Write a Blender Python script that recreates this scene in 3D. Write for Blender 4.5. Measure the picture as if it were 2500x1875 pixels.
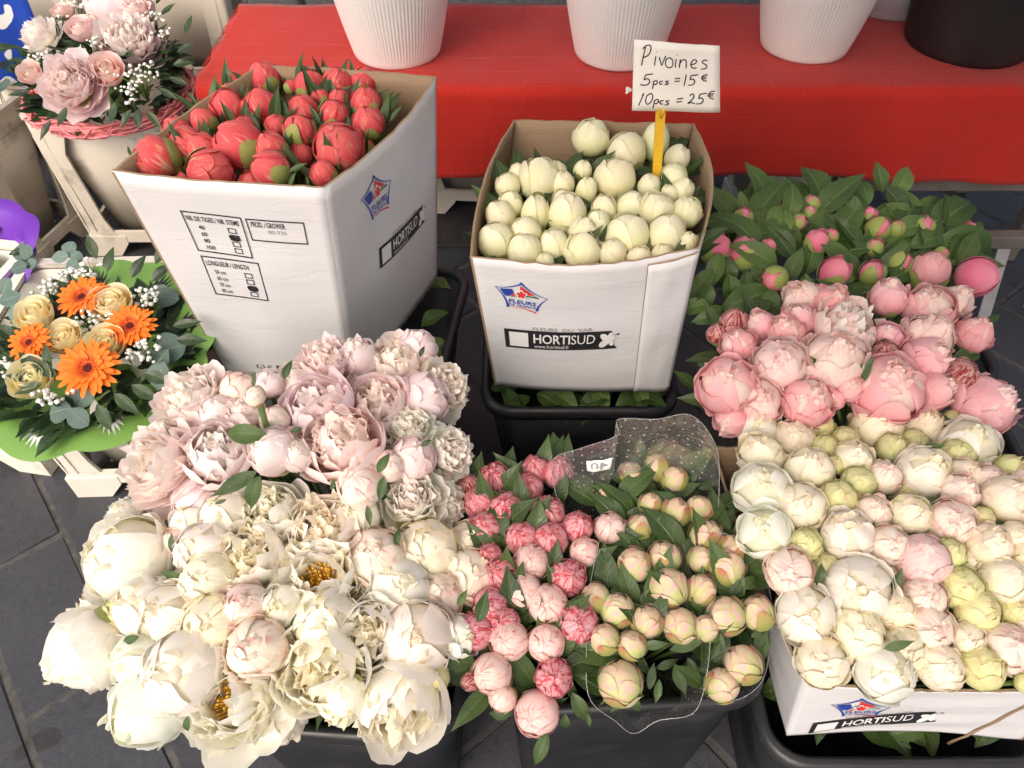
import bpy, math, random
import numpy as np
from mathutils import Vector, Matrix, Quaternion

# ------------------------------------------------------------------ camera, sky, sun, exposure
S = bpy.context.scene
for o in list(bpy.data.objects):
    bpy.data.objects.remove(o)
COL = S.collection
CAM_H, PITCH, F25 = 1.6, math.radians(48), 1865.0
cam_d = bpy.data.cameras.new('camera')
cam = bpy.data.objects.new('camera', cam_d)
COL.objects.link(cam)
cam.location = (0, 0, CAM_H)
cam.rotation_euler = (math.radians(90) - PITCH, 0, 0)
cam_d.sensor_width = 36
cam_d.lens = F25 / 2500 * 36
cam_d.clip_start = 0.02
cam_d.clip_end = 200
S.camera = cam

SUN_EL, SUN_AZ = math.radians(46), math.radians(208)      # compass bearing of the bright part of the sky (behind left)
W = bpy.data.worlds.new('World')
S.world = W
W.use_nodes = True
wn = W.node_tree
sky = wn.nodes.new('ShaderNodeTexSky')
sky.sky_type = 'NISHITA'
sky.sun_disc = False
sky.sun_elevation = SUN_EL
sky.sun_rotation = SUN_AZ
sky.air_density = 0.7
sky.dust_density = 8.0
sky.ozone_density = 0.2
wn.links.new(sky.outputs[0], wn.nodes['Background'].inputs[0])
wn.nodes['Background'].inputs[1].default_value = 0.15
sun_d = bpy.data.lights.new('sun', 'SUN')
sun_d.energy = 0.95
sun_d.angle = math.radians(70)
sun_d.color = (1.0, 0.99, 0.98)
sun = bpy.data.objects.new('sun', sun_d)
COL.objects.link(sun)
sd = Vector((math.sin(SUN_AZ) * math.cos(SUN_EL), math.cos(SUN_AZ) * math.cos(SUN_EL), math.sin(SUN_EL)))
sun.rotation_euler = sd.to_track_quat('Z', 'Y').to_euler()
sun.location = sd * 20
S.view_settings.view_transform = 'Standard'
S.view_settings.look = 'None'
S.view_settings.gamma = 1
S.view_settings.exposure = 0.34
S.render.engine = 'CYCLES'
S.cycles.max_bounces = 10
S.cycles.diffuse_bounces = 8
S.cycles.glossy_bounces = 2
S.cycles.use_adaptive_sampling = True
S.cycles.adaptive_threshold = 0.03
S.cycles.use_denoising = True
S.cycles.transparent_max_bounces = 10
S.cycles.caustics_reflective = False
S.cycles.caustics_refractive = False

# ------------------------------------------------------------------ helpers
rng = random.Random(7)
UP = Vector((0, 0, 1))
FWD = Vector((0, math.cos(PITCH), -math.sin(PITCH)))
IMU = Vector((0, math.sin(PITCH), math.cos(PITCH)))
RGT = Vector((1, 0, 0))


def at(px, py, z=None, y=None):
    """a point of the place, from where it is seen in the photograph and its height (or distance)"""
    u, v = (px - 1250) / F25, (py - 937.5) / F25
    d = FWD + RGT * u - IMU * v
    t = (z - CAM_H) / d.z if z is not None else y / d.y
    return Vector((0, 0, CAM_H)) + d * t


def depth_of(p):
    return (p - Vector((0, 0, CAM_H))).dot(FWD)


def tag(o, label=None, cat=None, group=None, kind=None):
    if label: o['label'] = label
    if cat: o['category'] = cat
    if group: o['group'] = group
    if kind: o['kind'] = kind
    return o


def mesh_of(name, V, Fc, mats=(), uv=None, fm=None, smooth=True):
    m = bpy.data.meshes.new(name)
    V = np.asarray(V, dtype=float)
    m.from_pydata(V.tolist(), [], [list(map(int, f)) for f in Fc])
    for mt in mats:
        m.materials.append(mt)
    if uv is not None:
        lay = m.uv_layers.new(name='UVMap')
        idx = np.empty(len(m.loops), dtype=np.int32)
        m.loops.foreach_get('vertex_index', idx)
        lay.data.foreach_set('uv', np.asarray(uv, dtype=np.float32)[idx].ravel())
    if fm is not None:
        m.polygons.foreach_set('material_index', np.asarray(fm, dtype=np.int32))
    if smooth:
        m.polygons.foreach_set('use_smooth', [True] * len(m.polygons))
    m.update()
    return m


def obj(name, mesh, parent=None, M=None):
    o = bpy.data.objects.new(name, mesh)
    COL.objects.link(o)
    if parent is not None:
        o.parent = parent
    if M is not None:
        o.matrix_basis = M
    return o


def empty(name, M):
    o = bpy.data.objects.new(name, None)
    COL.objects.link(o)
    o.empty_display_size = 0.02
    o.matrix_basis = M
    return o


class MB:
    """collects pieces of one mesh"""
    def __init__(s):
        s.V, s.F, s.UV, s.FM, s.n = [], [], [], [], 0

    def add(s, V, Fc, uv=None, mi=0):
        V = np.asarray(V, dtype=float)
        s.V.append(V)
        s.UV.append(np.asarray(uv, dtype=float) if uv is not None else np.zeros((len(V), 2)))
        for f in Fc:
            s.F.append([i + s.n for i in f])
            s.FM.append(mi)
        s.n += len(V)
        return s

    def box(s, lo, hi, mi=0, bev=0.0):
        x0, y0, z0 = lo
        x1, y1, z1 = hi
        if bev <= 0:
            V = [(x0, y0, z0), (x1, y0, z0), (x1, y1, z0), (x0, y1, z0), (x0, y0, z1), (x1, y0, z1), (x1, y1, z1), (x0, y1, z1)]
            F = [(0, 3, 2, 1), (4, 5, 6, 7), (0, 1, 5, 4), (1, 2, 6, 5), (2, 3, 7, 6), (3, 0, 4, 7)]
            return s.add(V, F, None, mi)
        b = bev
        V, F = [], []
        def ring(z, i):
            return [(x0 + i, y0 + b, z), (x0 + b, y0 + i, z), (x1 - b, y0 + i, z), (x1 - i, y0 + b, z), (x1 - i, y1 - b, z), (x1 - b, y1 - i, z), (x0 + b, y1 - i, z), (x0 + i, y1 - b, z)]
        for z, i in ((z0, b * .7), (z0 + b, 0), (z1 - b, 0), (z1, b * .7)):
            V += ring(z, i)
        for r in range(3):
            for k in range(8):
                k2 = (k + 1) % 8
                F.append((r * 8 + k, r * 8 + k2, r * 8 + 8 + k2, r * 8 + 8 + k))
        F.append(tuple(range(7, -1, -1)))
        F.append(tuple(range(24, 32)))
        return s.add(V, F, None, mi)

    def tube(s, pts, rad, n=8, mi=0, caps=True):
        pts = [Vector(p) for p in pts]
        rad = rad if hasattr(rad, '__len__') else [rad] * len(pts)
        V, F = [], []
        ref = Vector((0.31, 0.52, 0.79))
        for i, p in enumerate(pts):
            t = (pts[min(i + 1, len(pts) - 1)] - pts[max(i - 1, 0)]).normalized()
            a = t.cross(ref)
            if a.length < 1e-4: a = t.cross(Vector((1, 0, 0)))
            a.normalize()
            b = t.cross(a)
            for k in range(n):
                q = 2 * math.pi * k / n
                V.append(p + (a * math.cos(q) + b * math.sin(q)) * rad[i])
        for i in range(len(pts) - 1):
            for k in range(n):
                k2 = (k + 1) % n
                F.append((i * n + k, i * n + k2, (i + 1) * n + k2, (i + 1) * n + k))
        if caps:
            F.append(tuple(range(n - 1, -1, -1)))
            F.append(tuple(range((len(pts) - 1) * n, len(pts) * n)))
        uv = [(k / n, i / max(1, len(pts) - 1)) for i in range(len(pts)) for k in range(n)]
        return s.add([tuple(v) for v in V], F, uv, mi)

    def mesh(s, name, mats, smooth=True):
        return mesh_of(name, np.concatenate(s.V), s.F, mats, np.concatenate(s.UV), s.FM, smooth)


def grid_faces(nu, nv, off=0):
    return [(off + j * nu + i, off + j * nu + i + 1, off + (j + 1) * nu + i + 1, off + (j + 1) * nu + i) for j in range(nv - 1) for i in range(nu - 1)]


# ------------------------------------------------------------------ materials
def mat(name):
    m = bpy.data.materials.new(name)
    m.use_nodes = True
    return m, m.node_tree, m.node_tree.nodes['Principled BSDF']


def N(nt, typ, **kw):
    n = nt.nodes.new(typ)
    for k, v in kw.items():
        if k.startswith('i_'):
            key = k[2:]
            n.inputs[int(key) if key.isdigit() else key].default_value = v
        else:
            setattr(n, k, v)
    return n


def math_n(nt, op, a, b=None, clamp=False):
    n = nt.nodes.new('ShaderNodeMath')
    n.operation = op
    n.use_clamp = clamp
    for i, x in enumerate((a, b)):
        if x is None: continue
        if isinstance(x, (int, float)): n.inputs[i].default_value = x
        else: nt.links.new(x, n.inputs[i])
    return n.outputs[0]


def mixc(nt, fac, a, b, mode='MIX'):
    n = nt.nodes.new('ShaderNodeMix')
    n.data_type = 'RGBA'
    n.blend_type = mode
    for idx, x in ((0, fac), (6, a), (7, b)):
        if isinstance(x, (int, float)): n.inputs[idx].default_value = x
        elif isinstance(x, (tuple, list)): n.inputs[idx].default_value = (*x[:3], 1)
        else: nt.links.new(x, n.inputs[idx])
    return n.outputs[2]


def ramp(nt, fac, stops, interp='LINEAR'):
    n = nt.nodes.new('ShaderNodeValToRGB')
    n.color_ramp.interpolation = interp
    el = n.color_ramp.elements
    while len(el) < len(stops): el.new(0.5)
    for e, (p, c) in zip(el, stops):
        e.position = p
        e.color = (*c, 1) if len(c) == 3 else c
    nt.links.new(fac, n.inputs[0])
    return n.outputs[0]


def noise(nt, vec, scale, detail=3, rough=.55, dim='3D'):
    n = nt.nodes.new('ShaderNodeTexNoise')
    n.noise_dimensions = dim
    n.inputs['Scale'].default_value = scale
    n.inputs['Detail'].default_value = detail
    n.inputs['Roughness'].default_value = rough
    if vec is not None: nt.links.new(vec, n.inputs['Vector'])
    return n.outputs['Fac']


def bump(nt, h, strength, dist, bsdf):
    b = nt.nodes.new('ShaderNodeBump')
    b.inputs['Strength'].default_value = strength
    b.inputs['Distance'].default_value = dist
    nt.links.new(h, b.inputs['Height'])
    nt.links.new(b.outputs[0], bsdf.inputs['Normal'])
    return b


def petal_mat(name, base, mid, tip, streak=None, s_amt=0.0, s_lo=.55, s_hi=.62, s_v0=.2, s_v1=.6, s_freq=7,
              edge=None, e_amt=0.0, transl=.28, blotch=None, b_amt=0.0, mp=.45):
    m, nt, b = mat(name)
    L = nt.links
    uv = N(nt, 'ShaderNodeUVMap').outputs[0]
    sep = N(nt, 'ShaderNodeSeparateXYZ')
    L.new(uv, sep.inputs[0])
    u, v = sep.outputs[0], sep.outputs[1]
    oi = N(nt, 'ShaderNodeObjectInfo')
    c = ramp(nt, v, [(0.0, base), (mp, mid), (1.0, tip)])
    comb = N(nt, 'ShaderNodeCombineXYZ')
    L.new(math_n(nt, 'MULTIPLY', u, s_freq), comb.inputs[0])
    L.new(math_n(nt, 'MULTIPLY', v, 1.3), comb.inputs[1])
    L.new(math_n(nt, 'MULTIPLY', oi.outputs['Random'], 37.0), comb.inputs[2])
    vein = noise(nt, comb.outputs[0], 1.6, 4, .6)
    cs = N(nt, 'ShaderNodeCombineXYZ')
    L.new(math_n(nt, 'ADD', math_n(nt, 'MULTIPLY', u, s_freq * .55), math_n(nt, 'MULTIPLY', noise(nt, comb.outputs[0], .5, 2), 2.2)), cs.inputs[0])
    L.new(math_n(nt, 'MULTIPLY', v, 1.6), cs.inputs[1])
    L.new(math_n(nt, 'MULTIPLY', oi.outputs['Random'], 53.0), cs.inputs[2])
    fleck = noise(nt, cs.outputs[0], 1.5, 3, .6)
    if blotch is not None:
        geo = N(nt, 'ShaderNodeTexCoord')
        bl = noise(nt, geo.outputs['Object'], 1.7, 3)
        c = mixc(nt, math_n(nt, 'MULTIPLY', ramp(nt, bl, [(.42, (0, 0, 0)), (.62, (1, 1, 1))]), b_amt), c, blotch)
    if streak is not None:
        st = ramp(nt, fleck, [(s_lo, (0, 0, 0)), (s_hi, (1, 1, 1))])
        mk = N(nt, 'ShaderNodeMapRange')
        mk.inputs[1].default_value = s_v0
        mk.inputs[2].default_value = s_v1
        L.new(v, mk.inputs[0])
        fac = math_n(nt, 'MULTIPLY', math_n(nt, 'MULTIPLY', st, mk.outputs[0]), s_amt, True)
        c = mixc(nt, fac, c, streak)
    if edge is not None:
        au = math_n(nt, 'MULTIPLY', math_n(nt, 'ABSOLUTE', math_n(nt, 'SUBTRACT', u, .5)), 2.0)
        ef = ramp(nt, math_n(nt, 'MAXIMUM', au, v), [(.80, (0, 0, 0)), (1.0, (1, 1, 1))])
        ef = math_n(nt, 'MULTIPLY', ef, ramp(nt, noise(nt, comb.outputs[0], .9, 2), [(.45, (0, 0, 0)), (.6, (1, 1, 1))]))
        c = mixc(nt, math_n(nt, 'MULTIPLY', ef, e_amt), c, edge)
    if transl > .12:                                   # a few bruised brown specks
        tco = N(nt, 'ShaderNodeTexCoord')
        sp_ = ramp(nt, noise(nt, tco.outputs['Object'], 7.0, 4, .7), [(.70, (0, 0, 0)), (.76, (1, 1, 1))])
        c = mixc(nt, math_n(nt, 'MULTIPLY', sp_, .45), c, (.42, .26, .10))
    c = mixc(nt, .05, c, ramp(nt, vein, [(.3, (.4, .4, .4)), (.7, (1, 1, 1))]), 'MULTIPLY')
    c = mixc(nt, 1.0, c, oi.outputs['Color'], 'MULTIPLY')
    L.new(c, b.inputs['Base Color'])
    b.inputs['Roughness'].default_value = .55
    b.inputs['Specular IOR Level'].default_value = .25
    b.inputs['Sheen Weight'].default_value = .12
    bp = bump(nt, vein, .07, .04, b)
    tr = N(nt, 'ShaderNodeBsdfTranslucent')
    L.new(c, tr.inputs[0])
    mx = N(nt, 'ShaderNodeMixShader')
    mx.inputs[0].default_value = transl
    L.new(b.outputs[0], mx.inputs[1])
    L.new(tr.outputs[0], mx.inputs[2])
    L.new(mx.outputs[0], nt.nodes['Material Output'].inputs[0])
    return m


def leaf_mat(name, dark, light, vein, rough=.42, transl=.14, veins=9.0, bloom=None):
    m, nt, b = mat(name)
    L = nt.links
    uv = N(nt, 'ShaderNodeUVMap').outputs[0]
    sep = N(nt, 'ShaderNodeSeparateXYZ')
    L.new(uv, sep.inputs[0])
    au = math_n(nt, 'MULTIPLY', math_n(nt, 'ABSOLUTE', math_n(nt, 'SUBTRACT', sep.outputs[0], .5)), 2.0)
    oi = N(nt, 'ShaderNodeObjectInfo')
    tc = N(nt, 'ShaderNodeTexCoord')
    nz = noise(nt, tc.outputs['Object'], 4.0, 4)
    c = mixc(nt, ramp(nt, math_n(nt, 'ADD', math_n(nt, 'MULTIPLY', nz, .5), math_n(nt, 'MULTIPLY', oi.outputs['Random'], .5)), [(.2, (0, 0, 0)), (.8, (1, 1, 1))]), dark, light)
    ph = math_n(nt, 'SUBTRACT', math_n(nt, 'MULTIPLY', sep.outputs[1], veins), math_n(nt, 'MULTIPLY', au, 1.6))
    fr = math_n(nt, 'ABSOLUTE', math_n(nt, 'SUBTRACT', math_n(nt, 'FRACT', ph), .5))
    side = ramp(nt, fr, [(.0, (1, 1, 1)), (.10, (0, 0, 0))])
    midr = ramp(nt, au, [(.03, (1, 1, 1)), (.10, (0, 0, 0))])
    vf = math_n(nt, 'MAXIMUM', midr, math_n(nt, 'MULTIPLY', side, .45))
    c = mixc(nt, math_n(nt, 'MULTIPLY', vf, .6), c, vein)
    c = mixc(nt, 1.0, c, oi.outputs['Color'], 'MULTIPLY')
    L.new(c, b.inputs['Base Color'])
    L.new(ramp(nt, nz, [(.3, (rough - .1,) * 3), (.7, (rough + .15,) * 3)]), b.inputs['Roughness'])
    bump(nt, vf, .35, .02, b)
    tr = N(nt, 'ShaderNodeBsdfTranslucent')
    L.new(mixc(nt, 1.0, c, (1.2, 1.3, .6), 'MULTIPLY'), tr.inputs[0])
    mx = N(nt, 'ShaderNodeMixShader')
    mx.inputs[0].default_value = transl
    L.new(b.outputs[0], mx.inputs[1])
    L.new(tr.outputs[0], mx.inputs[2])
    L.new(mx.outputs[0], nt.nodes['Material Output'].inputs[0])
    return m


def plain_mat(name, col, rough=.5, var=.15, scale=8.0, bstr=.0, bscale=60.0, dirt=None, d_lo=.55, d_hi=.7, d_scale=5.0, spec=.5, d_amt=.8):
    m, nt, b = mat(name)
    tc = N(nt, 'ShaderNodeTexCoord')
    vec = tc.outputs['Object']
    nz = noise(nt, vec, scale, 5)
    lo = tuple(c * (1 - var) for c in col)
    hi = tuple(min(1, c * (1 + var)) for c in col)
    c = ramp(nt, nz, [(.3, lo), (.7, hi)])
    if dirt is not None:
        d = ramp(nt, noise(nt, vec, d_scale, 7, .65), [(d_lo, (0, 0, 0)), (d_hi, (1, 1, 1))])
        c = mixc(nt, math_n(nt, 'MULTIPLY', d, d_amt), c, dirt)
    nt.links.new(c, b.inputs['Base Color'])
    nt.links.new(ramp(nt, noise(nt, vec, scale * 2.3, 4), [(.3, (max(0, rough - .1),) * 3), (.7, (min(1, rough + .12),) * 3)]), b.inputs['Roughness'])
    b.inputs['Specular IOR Level'].default_value = spec
    if bstr > 0:
        bump(nt, noise(nt, vec, bscale, 5, .6), bstr, .003, b)
    return m


GRN_V = (.16, .22, .08)
M = {}
M['coral'] = petal_mat('petal_coral', (.76, .44, .22), (.77, .078, .098), (.84, .15, .155), (.90, .54, .36), .85, .52, .66, 1.5, .3, 11)
M['white'] = petal_mat('petal_ivory', (.66, .72, .22), (.87, .845, .48), (.93, .905, .69), edge=(.85, .66, .40), e_amt=.25, transl=.2)
M['cream'] = petal_mat('petal_cream', (.78, .80, .38), (.92, .86, .60), (.95, .91, .76), edge=(.78, .24, .24), e_amt=.30, transl=.2)
M['creampure'] = petal_mat('petal_white_cream', (.94, .90, .60), (.965, .94, .83), (.98, .962, .91), transl=.32)
M['lime'] = petal_mat('petal_lime', (.50, .55, .12), (.68, .71, .26), (.80, .80, .46), edge=(.55, .20, .12), e_amt=.45, transl=.15)
M['blushcream'] = petal_mat('petal_blush_cream', (.88, .76, .50), (.94, .80, .68), (.95, .87, .78), (.72, .16, .22), .5, .64, .72, .4, .9, 9, edge=(.72, .14, .20), e_amt=.55, transl=.2)
M['rosepink'] = petal_mat('petal_rose_pink', (.86, .62, .50), (.86, .41, .44), (.90, .54, .55), (.64, .04, .10), .75, .64, .70, .3, .8, 10, edge=(.64, .06, .11), e_amt=.45)
M['pinkcream'] = petal_mat('petal_pink_cream', (.88, .66, .55), (.91, .63, .60), (.94, .80, .74), (.66, .05, .12), .7, .65, .71, .35, .8, 10, edge=(.68, .07, .13), e_amt=.4)
M['smoothpink'] = petal_mat('petal_smooth_pink', (.84, .54, .49), (.86, .39, .44), (.91, .58, .60))
M['hotpink'] = petal_mat('petal_hot_pink', (.76, .38, .40), (.84, .19, .31), (.88, .32, .41))
M['fluff'] = petal_mat('petal_soft_blush', (.96, .66, .66), (.98, .80, .79), (.99, .91, .90), transl=.36)
M['fluffin'] = petal_mat('petal_blush_heart', (.95, .70, .65), (.97, .83, .78), (.985, .92, .87), transl=.36)
M['creamin'] = petal_mat('petal_cream_heart', (.94, .84, .52), (.96, .91, .70), (.985, .945, .80), transl=.42)
M['stripe'] = petal_mat('petal_striped_pink', (.74, .58, .36), (.84, .36, .42), (.88, .52, .55), (.62, .06, .095), .95, .51, .59, .1, .45, 8, edge=(.58, .05, .08), e_amt=.95)
M['stripepale'] = petal_mat('petal_striped_pale', (.86, .72, .50), (.92, .67, .62), (.94, .77, .71), (.62, .06, .095), .8, .63, .70, .2, .6, 8, edge=(.62, .07, .10), e_amt=.6)
M['darkbud'] = petal_mat('petal_crimson_bud', (.42, .38, .13), (.56, .27, .22), (.70, .40, .38), (.30, .02, .035), .95, .47, .56, .0, .4, 11)
M['peach'] = petal_mat('petal_peach', (.26, .38, .08), (.44, .53, .17), (.70, .64, .38), blotch=(.84, .43, .47), b_amt=.75, transl=.15, mp=.58)
M['rose'] = petal_mat('petal_garden_pink', (.92, .72, .60), (.93, .62, .56), (.95, .82, .76))
M['yrose'] = petal_mat('petal_butter', (.94, .62, .09), (.96, .78, .28), (.97, .91, .66))
M['orange'] = petal_mat('petal_orange', (.86, .11, .012), (.90, .19, .015), (.92, .24, .03), transl=.15, s_freq=5)
M['sepal'] = petal_mat('sepal_green', (.17, .25, .05), (.27, .34, .08), (.34, .38, .12), edge=(.42, .12, .07), e_amt=.5, transl=.1)
M['sepalred'] = petal_mat('sepal_red_green', (.17, .26, .05), (.28, .34, .08), (.42, .28, .12), edge=(.48, .07, .07), e_amt=.95, transl=.1)
M['leaf'] = leaf_mat('leaf_peony', (.024, .055, .013), (.065, .115, .03), (.13, .19, .06))
M['leafmid'] = leaf_mat('leaf_peony_pale', (.034, .080, .016), (.090, .150, .036), (.17, .24, .08), .46)
M['leafdark'] = leaf_mat('leaf_dark', (.012, .034, .010), (.030, .066, .018), (.05, .09, .03), .35)
M['euc'] = leaf_mat('leaf_eucalyptus', (.085, .15, .125), (.14, .21, .18), (.24, .32, .28), .6, .08, 6.0)
M['stem'] = plain_mat('stem_green', (.13, .22, .05), .45, .3, 20)
M['stamen'] = plain_mat('stamen_yellow', (.80, .48, .05), .7, .25, 30)
M['gerb_c'] = plain_mat('gerbera_disc', (.16, .025, .012), .8, .5, 60, .6, 200)
M['gerb_r'] = plain_mat('gerbera_floret', (.42, .05, .02), .8, .4, 80)
M['gyp'] = plain_mat('gypsophila_white', (.85, .85, .80), .7, .06, 40)
M['black'] = plain_mat('black_plastic', (.009, .010, .013), .45, .3, 6, .05, 120, (.05, .05, .055), .56, .75, 9, .5, .5)
M['rimplastic'] = plain_mat('black_rim', (.018, .019, .022), .36, .3, 9, .05, 120, (.06, .06, .065), .58, .78, 14, .5, .5)
M['crate'] = plain_mat('cream_plastic', (.78, .74, .65), .48, .08, 5, .06, 90, (.22, .16, .10), .58, .74, 7, .45, .7)
M['crateold'] = plain_mat('cream_plastic_worn', (.74, .68, .57), .52, .10, 4, .08, 90, (.17, .12, .07), .54, .70, 6, .4, .75)
M['print'] = plain_mat('print_black', (.018, .017, .02), .6, .2, 40)
M['printw'] = plain_mat('print_white', (.80, .80, .80), .6, .03, 40)
M['printb'] = plain_mat('print_blue', (.02, .06, .36), .55, .1, 30)
M['printr'] = plain_mat('print_red', (.68, .04, .03), .55, .1, 30)
M['printg'] = plain_mat('print_green', (.02, .16, .07), .55, .1, 30)
M['printgrey'] = plain_mat('print_grey', (.28, .28, .29), .6, .1, 40)
M['kraft'] = None
M['yellow'] = plain_mat('yellow_plastic', (.78, .47, .03), .35, .10, 12)
M['card'] = plain_mat('sign_card', (.88, .86, .80), .6, .03, 10, .1, 60, (.60, .56, .48), .62, .8, 9, .3, .6)
M['ink'] = plain_mat('marker_ink', (.02, .018, .03), .5, .2, 40)
M['wreath'] = plain_mat('pink_rattan', (.80, .25, .26), .55, .15, 25)
M['wood'] = plain_mat('grey_wood', (.16, .14, .125), .8, .35, 9, .4, 80)
M['darkwood'] = plain_mat('dark_wood', (.035, .033, .035), .75, .4, 9, .4, 80)
M['metal'] = plain_mat('grey_metal', (.34, .34, .35), .45, .12, 20)
M['dpot'] = plain_mat('dark_bucket', (.022, .017, .018), .5, .3, 6, .05, 80, (.09, .08, .08), .66, .8, 16, .4, .6)


def white_card():
    m, nt, b = mat('carton_white')
    tc = N(nt, 'ShaderNodeTexCoord')
    v = tc.outputs['Object']
    mp = N(nt, 'ShaderNodeMapping')
    mp.inputs['Scale'].default_value = (1.2, 1.2, 5.0)
    nt.links.new(v, mp.inputs[0])
    cr = noise(nt, mp.outputs[0], 2.6, 5, .6)
    cre = ramp(nt, math_n(nt, 'ABSOLUTE', math_n(nt, 'SUBTRACT', cr, .5)), [(0.0, (1, 1, 1)), (.02, (0, 0, 0))])
    fine = noise(nt, v, 160, 3)
    c = ramp(nt, noise(nt, v, 5, 4), [(.3, (.66, .665, .68)), (.7, (.715, .72, .735))])
    sm = ramp(nt, noise(nt, v, 14, 6, .7), [(.66, (0, 0, 0)), (.80, (1, 1, 1))])
    c = mixc(nt, math_n(nt, 'MULTIPLY', sm, .45), c, (.42, .38, .34))
    nt.links.new(c, b.inputs['Base Color'])
    b.inputs['Roughness'].default_value = .5
    b.inputs['Specular IOR Level'].default_value = .35
    h = math_n(nt, 'ADD', math_n(nt, 'MULTIPLY', cr, 1.0), math_n(nt, 'ADD', math_n(nt, 'MULTIPLY', fine, .05), math_n(nt, 'MULTIPLY', cre, -.12)))
    bump(nt, h, .24, .010, b)
    return m


def kraft():
    m, nt, b = mat('carton_kraft')
    tc = N(nt, 'ShaderNodeTexCoord')
    v = tc.outputs['Object']
    mp = N(nt, 'ShaderNodeMapping')
    mp.inputs['Scale'].default_value = (14, 14, 230)
    nt.links.new(v, mp.inputs[0])
    ln = noise(nt, mp.outputs[0], 1.0, 2)
    c = ramp(nt, math_n(nt, 'ADD', math_n(nt, 'MULTIPLY', ln, .5), math_n(nt, 'MULTIPLY', noise(nt, v, 7, 5), .5)), [(.3, (.25, .17, .10)), (.7, (.37, .26, .165))])
    nt.links.new(c, b.inputs['Base Color'])
    b.inputs['Roughness'].default_value = .85
    bump(nt, ln, .25, .002, b)
    return m


M['box'] = white_card()
M['kraft'] = kraft()

# ------------------------------------------------------------------ ground and paving
def slab_mat():
    m, nt, b = mat('basalt_slab')
    tc = N(nt, 'ShaderNodeTexCoord')
    v = N(nt, 'ShaderNodeNewGeometry').outputs['Position']
    oi = N(nt, 'ShaderNodeObjectInfo')
    pits = ramp(nt, noise(nt, v, 170, 3, .7), [(.30, (0, 0, 0)), (.42, (1, 1, 1))])
    grain = noise(nt, v, 60, 6, .7)
    c = ramp(nt, grain, [(.3, (.026, .028, .035)), (.7, (.052, .056, .067))])
    c = mixc(nt, math_n(nt, 'MULTIPLY', oi.outputs['Random'], .45), c, (.030, .028, .030))
    c = mixc(nt, ramp(nt, noise(nt, v, 6, 5), [(.35, (0, 0, 0)), (.75, (.5, .5, .5))]), c, (.066, .068, .078))
    st = ramp(nt, noise(nt, v, 9, 1), [(.70, (0, 0, 0)), (.73, (1, 1, 1))])
    c = mixc(nt, math_n(nt, 'MULTIPLY', st, .7), c, (.018, .012, .012))
    c = mixc(nt, math_n(nt, 'SUBTRACT', 1.0, pits), c, (.012, .012, .014))
    nt.links.new(c, b.inputs['Base Color'])
    nt.links.new(ramp(nt, grain, [(.3, (.42,) * 3), (.7, (.62,) * 3)]), b.inputs['Roughness'])
    bump(nt, math_n(nt, 'ADD', pits, grain), .5, .002, b)
    return m


def mortar_mat():
    return plain_mat('joint_mortar', (.075, .072, .07), .9, .4, 40, .6, 150)


g = MB()
g.add([(-60, -40, -.004), (60, -40, -.004), (60, 90, -.004), (-60, 90, -.004)], [(0, 1, 2, 3)])
ground = tag(obj('pavement', g.mesh('pavement', [mortar_mat()], False)), kind='structure')
SL = slab_mat()
dv, nv_ = Vector((.63, -.777, 0)).normalized(), Vector((.777, .63, 0)).normalized()
LW, LL, JW = .21, .40, .012
slab_meshes = []
for k in range(5):
    r = random.Random(k)
    mb = MB()
    mb.box((-LL / 2 + JW / 2, -LW / 2 + JW / 2, -.03), (LL / 2 - JW / 2, LW / 2 - JW / 2, 0), 0, .005)
    V = mb.V[0]
    V[:, 0] += np.array([r.uniform(-.0025, .0025) for _ in V])
    V[:, 1] += np.array([r.uniform(-.0025, .0025) for _ in V])
    slab_meshes.append(mb.mesh('paving_slab', [SL], False))
rot = math.atan2(dv.y, dv.x)
ns = 0
for i in range(-20, 22):
    for j in range(-14, 15):
        n0 = -.44 + LW * (i + .5)
        d0 = -1.225 + LL * (j + (.5 if i % 2 else 0))
        p = nv_ * n0 + dv * d0
        if not (-1.95 < p.x < 2.15 and -.35 < p.y < 2.9): continue
        # slabs wholly under the buckets are not seen
        o = obj('paving_slab', slab_meshes[rng.randrange(5)], ground, Matrix.Translation((p.x, p.y, rng.uniform(-.0015, .0015))) @ Matrix.Rotation(rot + (math.pi if rng.random() < .5 else 0) + rng.uniform(-.004, .004), 4, 'Z'))
        ns += 1

# ------------------------------------------------------------------ table with red cloth
TZ = .62


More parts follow.
